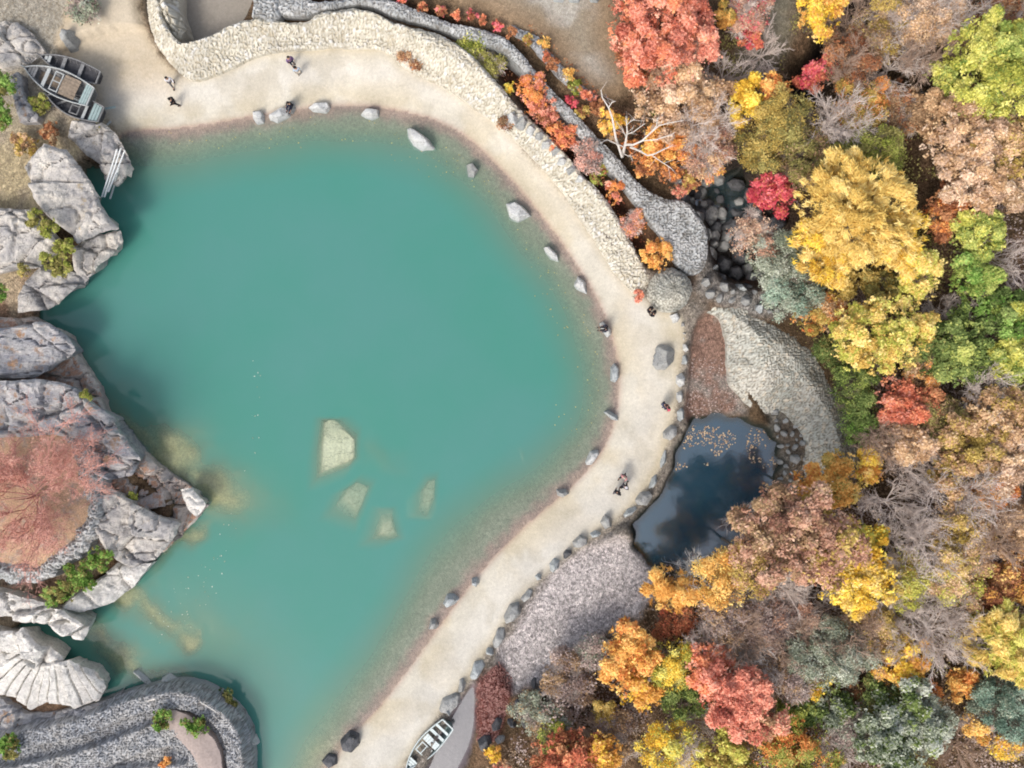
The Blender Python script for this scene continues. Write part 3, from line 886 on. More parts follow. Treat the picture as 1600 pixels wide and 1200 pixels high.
slab("rock_outcrop", [(136, 748), (160, 760), (276, 822), (270, 838), (238, 876), (205, 888), (180, 880), (160, 850), (140, 800)], 3.0, -3, M["rock_pale"], 0.25, 0.955, 0.35, 0.8, 0.2, (-0.12, 0.06), seed=20, cell=0.13, under=0.25,
     label="broad sloping pale rock face between the red tree and the water", cat="rock")
slab("rock_outcrop", [(284, 764), (300, 762), (323, 789), (306, 806), (290, 790)], 1.7, -3, M["rock_white"], 0.25, 0.955, 0.2, 2.0, 0.1, (0.05, 0.05), seed=21, cell=0.13, under=0.25,
     label="white rock at the very tip of the leafy headland", cat="rock")
slab("rock_outcrop", [(160, 900), (178, 882), (206, 884), (238, 878), (214, 910), (172, 944), (128, 957), (96, 948), (110, 930)], 2.4, -3, M["rock_white"], 0.25, 0.955, 0.35, 1.4, 0.2, (-0.05, 0.08), seed=22, cell=0.13, under=0.25,
     label="pale rocky rim under the long strip of green bushes", cat="rock")
# round stone terrace carrying the red tree
ang = np.linspace(0, 2 * math.pi, 40, endpoint=False)
slab("stone_terrace", [(36 + 122 * math.cos(a), 778 + 134 * math.sin(a)) for a in ang], 3.6, -2, M["wall_grey"], 0.6, 0.92, 0, 1, 0.14, seed=23, jag=0.7, stones=0.22, relief=0.12, cell=0.11, smooth_n=1, topf=lambda X, Y, d: 3.7 - 0.55 * sst((d - 0.7) / 0.8),
     label="round rubble-walled terrace holding the bare red tree", cat="terrace")
slab("rock_outcrop", [(14, 120), (30, 114), (35, 146), (56, 178), (52, 187), (26, 188), (20, 152)], 3.0, 1.0, M["rock_grey"], 0.25, 0.9, 0.3, 2.0, 0.15, seed=41, cell=0.1,
     label="small grey slab between the bright green bushes and the boats", cat="rock")
slab("rock_outcrop", [(-40, 40), (20, 30), (48, 52), (66, 78), (40, 98), (0, 104), (-40, 100)], 2.75, 1.0, M["rock_pale"], 0.4, 0.75, 0.35, 2.0, 0.2, seed=42, cell=0.12,
     label="low pale rock breaking through the dry grass at the upper left edge", cat="rock")
tag(slab("terrace_floor", [(30 + 112 * math.cos(a), 772 + 120 * math.sin(a)) for a in ang], 3.32, 2.6, M["terrace_floor"], 0.5, 0.85, 0, 1, 0.1, seed=35, smooth_n=1), kind="structure")
slab("rock_outcrop", [(-80, 918), (0, 930), (46, 938), (100, 955), (136, 974), (134, 986), (126, 1003), (104, 996), (76, 980), (30, 974), (-80, 950)], 3.2, -3, M["rock_white"], 0.25, 0.955, 0.45, 1.6, 0.25, (0.03, 0.1), seed=24, cell=0.13, under=0.25,
     label="white ribbed rock spur jutting into the narrow inlet", cat="rock")
slab("rock_outcrop", [(-80, 975), (30, 986), (42, 978), (60, 1004), (98, 1030), (80, 1046), (-80, 1050)], 2.6, -3, M["rock_white"], 0.25, 0.955, 0.5, 1.2, 0.25, (0.0, 0.1), seed=25, cell=0.13, under=0.25,
     label="rough pale rock with a dark hollow behind the fan-shaped slab", cat="rock")
# fan of upright columns
fc = P(88, 985, 2.5)
def fan(X, Y, d):
    r = np.hypot(X - fc[0], Y - fc[1])
    th = np.arctan2(Y - fc[1], X - fc[0]) * 7.0 + 0.25 * (vnoise(X * 0.8, Y * 0.8, 6) - 0.5)
    saw = th % 1.0
    jit = hash2(np.floor(th), np.zeros_like(th), 5)
    col_ = -0.35 * np.exp(-(np.minimum(saw, 1 - saw) / 0.07) ** 2) + 0.3 * (jit - 0.5) - 0.25 * saw
    k = sst((r - 2.3 - 0.5 * jit) / 0.35)
    return 2.9 - 0.22 * np.clip(r - 2.4, 0, 9) + col_ * k + (1 - k) * 0.9 * (fbm(X * 0.8, Y * 0.8, 12) - 0.4)
slab("rock_outcrop", [(-60, 1030), (30, 1022), (60, 1040), (80, 1036), (108, 1030), (126, 1042), (148, 1052), (160, 1078), (148, 1100), (110, 1113), (86, 1108), (64, 1102), (36, 1118), (10, 1096), (-60, 1080)], 2.6, -3, M["rock_white"], 0.25, 0.955, 0, 1, 0.06, seed=26, topf=fan, cell=0.085, jag=0.12, under=0.25,
     label="white fan of jointed columns spreading to the inlet", cat="rock")
slab("rock_outcrop", [(-60, 1085), (0, 1092), (36, 1116), (60, 1118), (96, 1112), (150, 1100), (190, 1082), (150, 1118), (60, 1150), (-60, 1160)], 1.5, -2, M["rock_grey"], 0.25, 0.955, 0.35, 2.0, 0.25, seed=27, cell=0.13, under=0.25,
     label="low grey leaf-littered ledge between the fan and the spiral terrace", cat="rock")
# spiral terrace bottom left
sc0 = np.array(P(230, 1215, 2)[:2])
def spiral(X, Y, d):
    z = 1.6 + 0 * X
    z = z + 0.9 * sst(d / 0.5) - 0.7 * sst((d - 1.6) / 0.25) + 0.7 * sst((d - 2.6) / 0.25) - 0.5 * sst((d - 4.4) / 0.3) - 0.9 * sst((d - 5.6) / 0.3) + 0.6 * sst((d - 7.2) / 0.3)
    return z
slab("stone_terrace", [(-80, 1150), (0, 1140), (60, 1130), (130, 1112), (200, 1082), (262, 1070), (310, 1076), (350, 1098), (378, 1132), (390, 1170), (396, 1290), (-80, 1290)], 2.2, -3, M["terrace"], 0.3, 0.94, 0, 1, 0.16, seed=28, stones=0.19, relief=0.09, cell=0.09, smooth_n=2, topf=spiral,
     label="curved dark rubble terrace with three green bushes at the bottom left", cat="terrace")
slab("sand_strip", [(262, 1108), (296, 1118), (330, 1150), (348, 1190), (352, 1280), (318, 1280), (312, 1200), (285, 1160), (256, 1142)], 2.62, 1.2, plain("pink_sand", lin((188, 172, 164)) * 0.75, 0.95, 0.3, 5), 0.6, 0.9, 0, 1, 0.05, smooth_n=2, seed=29,
     label="pinkish sand strip between two bushes on the curved terrace", cat="sand")

# the cream stone levee round the north and east of the beach
LEV_S = [(222, -60), (222, 0), (228, 45), (250, 85), (275, 112), (300, 118), (340, 108), (400, 78), (450, 70), (540, 67), (600, 68), (622, 94), (665, 118), (705, 135), (745, 165), (785, 195), (815, 222), (850, 258), (885, 300), (915, 348), (945, 398), (975, 440), (1003, 462)]
LEV_N = [(1020, 440), (1012, 418), (998, 396), (980, 366), (960, 328), (935, 300), (905, 266), (878, 236), (852, 206), (826, 184), (800, 158), (775, 128), (750, 100), (722, 74), (690, 58), (650, 47), (600, 29), (570, 18), (545, 15), (510, 19), (485, 31), (465, 36), (430, 34), (400, 27), (335, 53), (290, 74), (262, 52), (246, 0), (246, -60)]
levs = smooth_poly(PP(LEV_S, 1.3), 2, False)
def levee(X, Y, d):
    ds_ = segdist(levs, X, Y, False)
    return 1.15 + 1.35 * sst(ds_ / 2.0) * np.clip(0.25 + 0.75 * sst((Y - 8) / 8), 0, 1) + 0.12 * sst((Y - 22) / 4)
slab("stone_wall", LEV_S + LEV_N, 2.0, -1.2, M["wall_cream"], 0.25, 0.9, 0, 1, 0.16, seed=30, stones=0.26, relief=0.10, cell=0.1, topf=levee, smooth_n=2,
     label="broad cream rubble wall curving round the top and right of the beach", cat="wall")
# grey outer wall
OUT = [(455, -60), (480, 4), (520, -2), (600, -8), (652, 14), (700, 34), (752, 44), (800, 62), (838, 112), (884, 162), (925, 205), (962, 240), (1000, 285), (1036, 312), (1068, 310), (1096, 340), (1108, 372), (1104, 415), (1088, 432), (1060, 418), (1040, 380), (1018, 350), (988, 306),
       (958, 270), (930, 242), (895, 200), (860, 160), (824, 118), (796, 84), (755, 66), (722, 60), (690, 44), (640, 30), (600, 16), (560, 4), (500, 14), (456, 26), (420, 20), (420, -60)]
slab("stone_wall", [(800, 36), (840, 55), (870, 90), (900, 125), (935, 150), (930, 159), (890, 133), (858, 100), (828, 66), (796, 47)], 2.2, 0.5, M["terrace"], 0.3, 0.85, 0, 1, 0.12, seed=36, stones=0.25, relief=0.1, cell=0.1,
     label="low dark stone edging between the clearing and the small red shrubs", cat="wall")
slab("stone_wall", OUT, 2.3, -2.2, M["wall_grey"], 0.3, 0.95, 0, 1, 0.16, seed=31, stones=0.22, relief=0.10, cell=0.1, smooth_n=2,
     label="narrow grey rubble wall beyond the shrub-filled ditch", cat="wall")
slab("stone_wall", [(392, -60), (392, 26), (420, 34), (438, 20), (440, -60)], 2.5, -1.2, M["wall_grey"], 0.3, 0.9, 0, 1, 0.14, seed=32, stones=0.3, relief=0.12, cell=0.1, grad=(0, -0.05),
     label="short grey wall stub between the sunken pit and the ditch", cat="wall")
slab("stone_wall", [(232, -60), (234, 0), (248, 40), (268, 60), (280, 40), (270, 0), (268, -60)], 2.2, -1.2, M["wall_cream"], 0.9, 0.6, 0.2, 3, 0.2, seed=33, stones=0.5, relief=0.3, cell=0.11,
     label="pale tumbled stones lining the left side of the pit", cat="wall")
# dam between pond and forest
DAM = [(1084, 462), (1112, 468), (1170, 478), (1220, 488), (1272, 528), (1312, 580), (1342, 640), (1358, 700), (1340, 760), (1280, 780), (1250, 776), (1262, 740), (1270, 690), (1230, 640), (1190, 650), (1160, 620), (1142, 590), (1140, 530), (1130, 490), (1096, 484)]
def damtop(X, Y, d):
    return 1.1 + 1.5 * sst(d / 2.6) - 0.5 * sst((-4 - Y) / 4)
slab("stone_dam", DAM, 2.0, -2.4, M["dam"], 0.4, 0.93, 0, 1, 0.16, seed=34, stones=0.22, relief=0.09, cell=0.1, topf=damtop, smooth_n=2,
     label="broad grey rubble dam between the pond and the forest", cat="dam")

# stone dome
def dome_mesh(r, h, rng, nseg=150, nring=60):
    th = np.linspace(0, 2 * math.pi, nseg, endpoint=False); ph = np.linspace(0, math.pi / 2, nring)
    T, Q = np.meshgrid(th, ph)
    rr = r * np.cos(Q) ** 0.8 * (1 + 0.05 * (vnoise(np.cos(T) * 2 + 5, np.sin(T) * 2 + 5, 4) - 0.5)) + 0.12 * (fbm(np.cos(T) * 9 + 20, np.sin(T) * 9 + Q * 7, 8) - 0.5)
    zz = h * np.sin(Q) + 0.2 * (fbm(np.cos(T) * 7 + 9, np.sin(T) * 7 + Q * 9, 3) - 0.5)
    jo, tone, til = cobble(T * r * 0.8, Q * r * 1.3, 0.27, 5)
    rr = rr * (1 + 0.05 * (jo - 1) + 0.04 * (tone - 0.5)); zz = zz + 0.06 * (tone - 0.5)
    V = np.stack([rr * np.cos(T), rr * np.sin(T), zz], -1).reshape(-1, 3)
    i = np.arange(nseg * nring).reshape(nring, nseg)
    F = np.stack([i[:-1], np.roll(i[:-1], -1, 1), np.roll(i[1:], -1, 1), i[1:]], -1).reshape(-1, 4)
    return V, F, tone.ravel(), jo.ravel()
c = P(1046, 453, 1.4)
V, F, tn, jn = dome_mesh(1.72, 2.7, RNG)
t = thing("stone_dome", "rounded dome of grey rubble stones at the bend of the path", "stone dome", (c[0], c[1], 0.7))
mk("rubble_body", V, F, M["dome"], t, {"tone": tn, "joint": jn}, False)

# ------------------------------------------------------------------ boulders
def ico(n=3):
    bm = bmesh.new(); bmesh.ops.create_icosphere(bm, subdivisions=n, radius=1.0)
    V = np.array([v.co[:] for v in bm.verts]); F = np.array([[v.index for v in f.verts] for f in bm.faces]); bm.free()
    return V, F
ICO3 = ico(4); ICO2 = ico(3)
def boulder_from_planes(name, pl, c, zbot, mat, rough=0.03, seed=0, res=ICO3):
    D, F = res
    n = pl[:, :3]; dist = pl[:, 3] - n @ c
    dist = np.maximum(dist, 0.03)
    dot = D @ n.T
    r = np.min(np.where(dot > 1e-4, dist[None, :] / np.maximum(dot, 1e-4), 1e9), 1)
    zb = (c[2] - zbot)
    r = np.where(D[:, 2] < -1e-3, np.minimum(r, zb / np.maximum(-D[:, 2], 1e-3)), r)
    r = np.minimum(r, 12)
    V = D * r[:, None]
    V = V * (1 + rough * 2 * (fbm(V[:, 0] * 3 + seed, V[:, 1] * 3 + V[:, 2] * 2.3, seed) - 0.5))[:, None]
    return mk(name, V, F, mat, None, None, False, loc=tuple(c))

def boulder(pts, ztop, zbot, mat, label, group=None, seed=0, tilt=0.3, lean=0.3, name="boulder", cat="boulder", rough=0.08, ntop=5):
    rng = np.random.default_rng(seed + 100)
    poly = PP(pts, ztop * 0.6)
    pl = plane_rock(poly, ztop, rng, tilt, lean, ntop, zbot)
    cxy = poly.mean(0)
    c = np.array([cxy[0], cxy[1], zbot + 0.55 * (ztop - zbot)])
    return tag(boulder_from_planes(name, pl, c, zbot, mat, rough, seed), label, cat, group)

for k, (lab, poly, z, pl) in enumerate(SUNKP):
    c = np.array([poly[:, 0].mean(), poly[:, 1].mean(), z - 0.5])
    tag(boulder_from_planes("sunken_rock", pl, c, -3.3, M["sunken"], 0.02, k), "sunken cream rock in the lake: " + lab, "rock")

LB = [([(393, 172), (405, 170), (411, 178), (410, 190), (400, 191), (393, 182)], "white", "small squarish white boulder at the waterline, left of the long pair"),
      ([(418, 179), (440, 166), (452, 166), (451, 180), (432, 189), (420, 185)], "white", "long grey-white boulder lying left of the seated person's stone"),
      ([(446, 160), (458, 155), (460, 168), (455, 176), (448, 172)], "grey", "grey stone on the top shore with a dark-clad person sitting on it"),
      ([(480, 166), (490, 158), (510, 157), (515, 167), (508, 174), (487, 172)], "white", "flat white boulder half in red silt, right of the seated person"),
      ([(563, 177), (570, 169), (590, 170), (590, 180), (580, 184), (570, 181)], "white", "wedge-shaped white boulder alone at the middle of the top shore"),
      ([(637, 198), (650, 202), (668, 215), (678, 230), (660, 233), (645, 224), (638, 212)], "white", "largest long white boulder lying in the upper shallows"),
      ([(729, 256), (738, 253), (747, 265), (740, 275), (732, 274)], "grey", "small grey boulder standing in the upper right shallows"),
      ([(791, 317), (805, 314), (815, 320), (830, 336), (810, 345), (796, 338)], "white", "chunky bright white boulder at the right shore's upper end"),
      ([(850, 386), (858, 384), (870, 396), (873, 407), (862, 403), (852, 391)], "white", "slim pale boulder in the shallows above the ragged diamond one"),
      ([(898, 445), (903, 431), (915, 440), (917, 458), (903, 451)], "white", "ragged diamond-shaped boulder left of the stone dome"),
      ([(938, 505), (943, 502), (955, 515), (956, 522), (950, 527), (944, 518)], "white", "narrow white boulder carrying a seated person on the right shore"),
      ([(955, 575), (961, 568), (968, 575), (968, 590), (962, 598), (955, 594)], "blue", "upright oval pale boulder at the rightmost waterline"),
      ([(944, 644), (950, 641), (966, 650), (967, 658), (957, 656)], "blue", "slanting bluish flat stone on the lower right waterline"),
      ([(916, 722), (923, 706), (935, 704), (937, 710), (925, 727), (918, 727)], "white", "white tilted boulder with yellow weed near the two dark-clad walkers"),
      ([(870, 766), (885, 765), (890, 772), (880, 778), (872, 775)], "grey", "small grey stone at the waterline where the path narrows"),
      ([(737, 906), (746, 903), (749, 912), (744, 919), (737, 916)], "blue", "small bluish stone touching the lower path edge"),
      ([(692, 945), (698, 931), (710, 930), (717, 938), (708, 947), (696, 951)], "blue", "white-and-blue chunky boulder off the lower path"),
      ([(669, 985), (673, 970), (680, 969), (685, 978), (680, 985)], "grey", "small dark-topped stone standing lowest in the lake's right shallows")]
for k, (pts, mt, lab) in enumerate(LB):
    boulder(pts, 0.75 if k != 5 else 1.0, -0.5, M["boulder_" + mt], lab, "boulders in the shallows", k)

EB = [([(1043, 492), (1060, 486), (1066, 497), (1060, 506), (1050, 508)], "pale", 1.3), ([(1063, 503), (1074, 503), (1074, 513), (1062, 514)], "grey", 1.3), ([(1062, 516), (1074, 517), (1072, 524), (1063, 523)], "grey", 1.3),
      ([(1064, 525), (1073, 525), (1073, 534), (1065, 534)], "white", 1.3), ([(1065, 536), (1074, 538), (1078, 546), (1070, 553), (1066, 550)], "white", 1.4), ([(1064, 556), (1074, 552), (1077, 560), (1074, 572), (1062, 571)], "blue", 1.5),
      ([(1057, 585), (1066, 580), (1073, 590), (1072, 602), (1062, 607), (1056, 600)], "white", 1.7), ([(1057, 612), (1066, 608), (1070, 618), (1068, 630), (1060, 632), (1056, 624)], "white", 1.6), ([(1056, 644), (1065, 635), (1072, 640), (1072, 655), (1063, 662), (1057, 656)], "blue", 1.6),
      ([(1035, 675), (1048, 662), (1058, 664), (1060, 680), (1048, 690), (1036, 685)], "grey", 1.5), ([(1030, 722), (1037, 702), (1044, 703), (1044, 724), (1036, 733), (1030, 732)], "blue", 1.5), ([(1012, 762), (1018, 745), (1027, 738), (1030, 752), (1022, 764), (1013, 766)], "blue", 1.5),
      ([(990, 782), (1000, 768), (1015, 766), (1022, 775), (1012, 792), (995, 790)], "grey", 1.5), ([(972, 806), (980, 794), (993, 789), (997, 797), (988, 808), (975, 813)], "blue", 1.5), ([(937, 818), (945, 803), (957, 810), (958, 824), (945, 830)], "grey", 1.4),
      ([(920, 833), (930, 827), (943, 833), (938, 840), (925, 842)], "blue", 1.3), ([(893, 848), (905, 836), (918, 840), (918, 850), (905, 857), (895, 856)], "grey", 1.3), ([(878, 866), (884, 858), (894, 860), (895, 868), (885, 876), (879, 873)], "dark", 1.3),
      ([(857, 882), (865, 872), (877, 875), (874, 890), (864, 898), (858, 893)], "blue", 1.4), ([(834, 902), (840, 896), (848, 899), (847, 908), (838, 910)], "blue", 1.3), ([(810, 935), (825, 918), (835, 922), (832, 935), (818, 945)], "grey", 1.1),
      ([(786, 965), (795, 945), (812, 940), (815, 962), (805, 972), (790, 977)], "grey", 1.5), ([(768, 1005), (778, 980), (790, 978), (792, 995), (782, 1010), (770, 1014)], "grey", 1.2), ([(757, 1018), (762, 1010), (772, 1012), (774, 1022), (766, 1027), (758, 1025)], "blue", 1.3),
      ([(732, 1060), (740, 1035), (755, 1030), (760, 1040), (750, 1057), (736, 1065)], "blue", 1.4), ([(714, 1078), (716, 1062), (724, 1057), (730, 1068), (726, 1083), (717, 1084)], "grey", 1.4), ([(684, 1108), (690, 1090), (710, 1080), (722, 1085), (720, 1100), (700, 1118), (688, 1115)], "grey", 1.2),
      ([(692, 1113), (698, 1104), (706, 1105), (707, 1115), (700, 1122)], "blue", 1.5)]
ORD = "first second third fourth fifth sixth seventh eighth ninth tenth eleventh twelfth thirteenth fourteenth fifteenth sixteenth seventeenth eighteenth nineteenth twentieth".split() + ["twenty-" + o for o in "first second third fourth fifth sixth seventh eighth".split()]
CW = {"pale": "pale", "grey": "grey", "white": "white", "blue": "bluish", "dark": "dark"}
for k, (pts, mt, zt) in enumerate(EB):
    boulder(pts, zt, -0.4, M["boulder_" + ("white" if mt == "pale" else mt)], f"{CW[mt]} boulder edging the path, {ORD[k]} from the stone dome", "boulders edging the path's right side", 40 + k)
boulder([(1024, 570), (1030, 542), (1045, 540), (1053, 548), (1052, 565), (1042, 576), (1028, 576)], 2.1, 0.6, M["boulder_grey"], "big squarish boulder standing on the open sand below the dome", None, 90, 0.35, 0.5)
boulder([(530, 1162), (545, 1145), (560, 1150), (562, 1165), (548, 1180), (533, 1176)], 1.0, -0.6, M["boulder_dark"], "dark boulder on the path's left edge at the bottom", None, 91)
boulder([(500, 1192), (512, 1180), (526, 1182), (528, 1196), (512, 1204)], 0.6, -0.8, M["boulder_dark"], "small dark stone in the water left of the lowest path corner", None, 92)
boulder([(98, 60), (108, 44), (122, 48), (116, 72), (104, 76)], 3.0, 1.0, M["boulder_grey"], "grey block at the top left edge of the sand above the boats", None, 93)
boulder([(384, 1155), (398, 1150), (404, 1164), (394, 1172), (385, 1168)], 1.0, -1.0, M["boulder_white"], "white rock at the right foot of the curved dark terrace", None, 94)
boulder([(248, 1062), (262, 1054), (278, 1064), (280, 1074), (256, 1074)], 0.9, -1.0, M["boulder_white"], "larger white rock at the top of the curved dark terrace", None, 95)
boulder([(203, 1052), (214, 1048), (228, 1060), (237, 1072), (230, 1076), (214, 1062)], 0.7, -1.0, M["boulder_white"], "thin white rock left of its larger neighbour above the terrace", None, 96)
boulder([(182, 834), (190, 829), (194, 842), (188, 850), (182, 846)], 3.9, 2.0, M["boulder_white"], "small white stone beside the bushes under the red tree", None, 97)
boulder([(218, 982), (232, 976), (244, 984), (238, 994), (222, 992)], 3.4, 1.6, M["boulder_grey"], "", None, 98) if False else None
# block stones along the crest of the levee
CB = [(802, 184), (816, 190), (830, 202), (844, 213), (856, 226), (868, 238), (880, 252), (892, 266), (906, 280)]
rng = np.random.default_rng(5)
for k, (px, py) in enumerate(CB):
    a0 = rng.uniform(0, 6); pts = [(px + rng.uniform(9, 13) * math.cos(a0 + a), py + rng.uniform(8, 12) * math.sin(a0 + a)) for a in np.linspace(0, 5.2, 5)]
    boulder(pts, 3.3 - 0.09 * k, 1.2, M["boulder_white" if k % 2 == 0 else "boulder_grey"], f"{'white' if k % 2 == 0 else 'grey'} block on the wall's crest, {ORD[k]} from the top of the row", "blocks on the levee crest", 120 + k)
# scattered look-alike stones
def scatter(poly_pts, n, rmin, rmax, mats, label, group, zoff, seed, zt=0.5, minsep=1.0, z=0):
    rng = np.random.default_rng(seed)
    poly = np.array(poly_pts, float); lo, hi = poly.min(0), poly.max(0)
    done = []; tries = 0
    while len(done) < n and tries < 6000:
        tries += 1
        p = rng.uniform(lo, hi)
        if not inside(poly, np.array([p[0]]), np.array([p[1]]))[0]: continue
        r = rng.uniform(rmin, rmax)
        if any(math.hypot(p[0] - q[0], p[1] - q[1]) < minsep * (r + q[2]) for q in done): continue
        done.append((p[0], p[1], r))
        w = P(p[0], p[1], z); g = float(hz(np.array([w[0]]), np.array([w[1]]))[0])
        a0 = rng.uniform(0, 6); asp = rng.uniform(0.65, 1.0); m = int(rng.integers(5, 8))
        pts = []
        for a in np.arange(m) * 2 * math.pi / m:
            u, v = r * math.cos(a) * rng.uniform(0.85, 1.1), r * asp * math.sin(a) * rng.uniform(0.85, 1.1)
            pts.append((p[0] + u * math.cos(a0) - v * math.sin(a0), p[1] + u * math.sin(a0) + v * math.cos(a0)))
        h = g + zoff + zt * r / 12 * rng.uniform(0.7, 1.3)
        boulder(pts, h, g - 0.5, M[mats[int(rng.integers(len(mats)))]], label, group, seed * 50 + len(done), name="stone" if rmax < 14 else "boulder", cat="stone" if rmax < 14 else "boulder")
scatter([(1205, 655), (1225, 618), (1262, 640), (1282, 690), (1275, 720), (1240, 725), (1222, 700)], 60, 4.5, 11, ["boulder_grey", "boulder_grey", "boulder_white"], "grey block in the tumble of stones on the pond's right bank", "tumbled blocks right of the pond", 0.25, 3, 0.6, 0.9)
scatter([(1222, 722), (1245, 726), (1252, 760), (1235, 790), (1205, 800), (1215, 765)], 44, 3.5, 6.5, ["boulder_grey", "boulder_grey", "boulder_white"], "small round cobble at the pond's dark lower right edge", "cobbles at the pond edge", 0.15, 4, 0.8, 0.95)
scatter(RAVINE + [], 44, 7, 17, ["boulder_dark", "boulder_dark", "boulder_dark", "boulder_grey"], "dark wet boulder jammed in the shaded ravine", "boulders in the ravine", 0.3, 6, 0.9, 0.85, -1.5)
scatter([(1045, 270), (1100, 290), (1125, 330), (1120, 380), (1098, 350), (1070, 318)], 18, 7, 14, ["boulder_grey", "boulder_grey", "boulder_dark"], "grey block on the steep bank between wall and ravine", "blocks above the ravine", 0.5, 8, 0.9, 0.85, 0)
scatter([(1100, 440), (1150, 445), (1220, 470), (1215, 490), (1160, 475), (1100, 462)], 16, 6, 12, ["boulder_grey", "boulder_grey", "boulder_blue"], "grey stone along the dam's upper edge by the ravine", "stones above the dam", 0.6, 9, 0.8, 0.9, 0)
scatter([(815, 1075), (850, 1060), (870, 1100), (840, 1130), (760, 1180), (745, 1160), (790, 1120)], 15, 7, 14, ["boulder_dark", "boulder_grey", "boulder_dark"], "dark boulder on the brushy bank below the gravel", "boulders on the brushy bank", 0.2, 10, 0.7, 0.9, 0.3)
boulder([(1085, 441), (1092, 432), (1108, 416), (1124, 410), (1128, 416), (1116, 430), (1096, 439)], 1.6, -2.0, M["boulder_blue"], "tapered blue-grey slab pointing from the dome into the ravine", None, 99, 0.1, 0.3, name="rock_slab", cat="rock", rough=0.02)
boulder([(1075, 498), (1086, 484), (1087, 470), (1081, 462), (1078, 480)], 1.6, -0.3, M["boulder_white"], "thin pale slab leaning on the right side of the stone dome", None, 89, name="rock_slab", cat="rock")
rng = np.random.default_rng(77)
for k, px in enumerate((872, 897, 928)):
    boulder([(px - 12, -6), (px + 2, -12), (px + 12, -4), (px + 8, 7), (px - 8, 6)], 2.4, 1.0, M["boulder_blue"], ["blue-grey boulder on the top edge of the clearing, left of two", "middle one of three boulders on the clearing's top edge", "rightmost boulder on the clearing's top edge beside the coral tree"][k], "boulders at the top of the clearing", 140 + k)

# ------------------------------------------------------------------ trees and shrubs
def unit(v):
    return v / (np.linalg.norm(v, axis=-1, keepdims=True) + 1e-9)

def leaves(rng, C, Nrm, per, spread, size, aspect, flat=0.45, rand=0.8, up=0.5, radial=None):
    """a spray of diamond leaves round every clump centre C; returns V, Q, clump index"""
    n = len(C)
    ci = np.repeat(np.arange(n), per)
    off = rng.normal(0, 1, (n * per, 3)) * spread
    nn = Nrm[ci]
    off = off - nn * (np.sum(off * nn, 1, keepdims=True)) * (1 - flat)
    p = C[ci] + off
    ln = unit(nn * 0.5 + np.array([0, 0, up]) + rng.normal(0, rand, p.shape) * 0.6)
    if radial is not None:
        t = unit(radial[ci] + rng.normal(0, 0.45, p.shape))
    else:
        t = rng.normal(0, 1, p.shape)
    t = unit(t - ln * np.sum(t * ln, 1, keepdims=True))
    b = np.cross(ln, t)
    s = size * rng.uniform(0.45, 1.5, (len(p), 1))
    V = np.stack([p - t * s, p + b * s * aspect, p + t * s, p - b * s * aspect], 1).reshape(-1, 3)
    Q = np.arange(len(p) * 4).reshape(-1, 4)
    return V, Q, ci

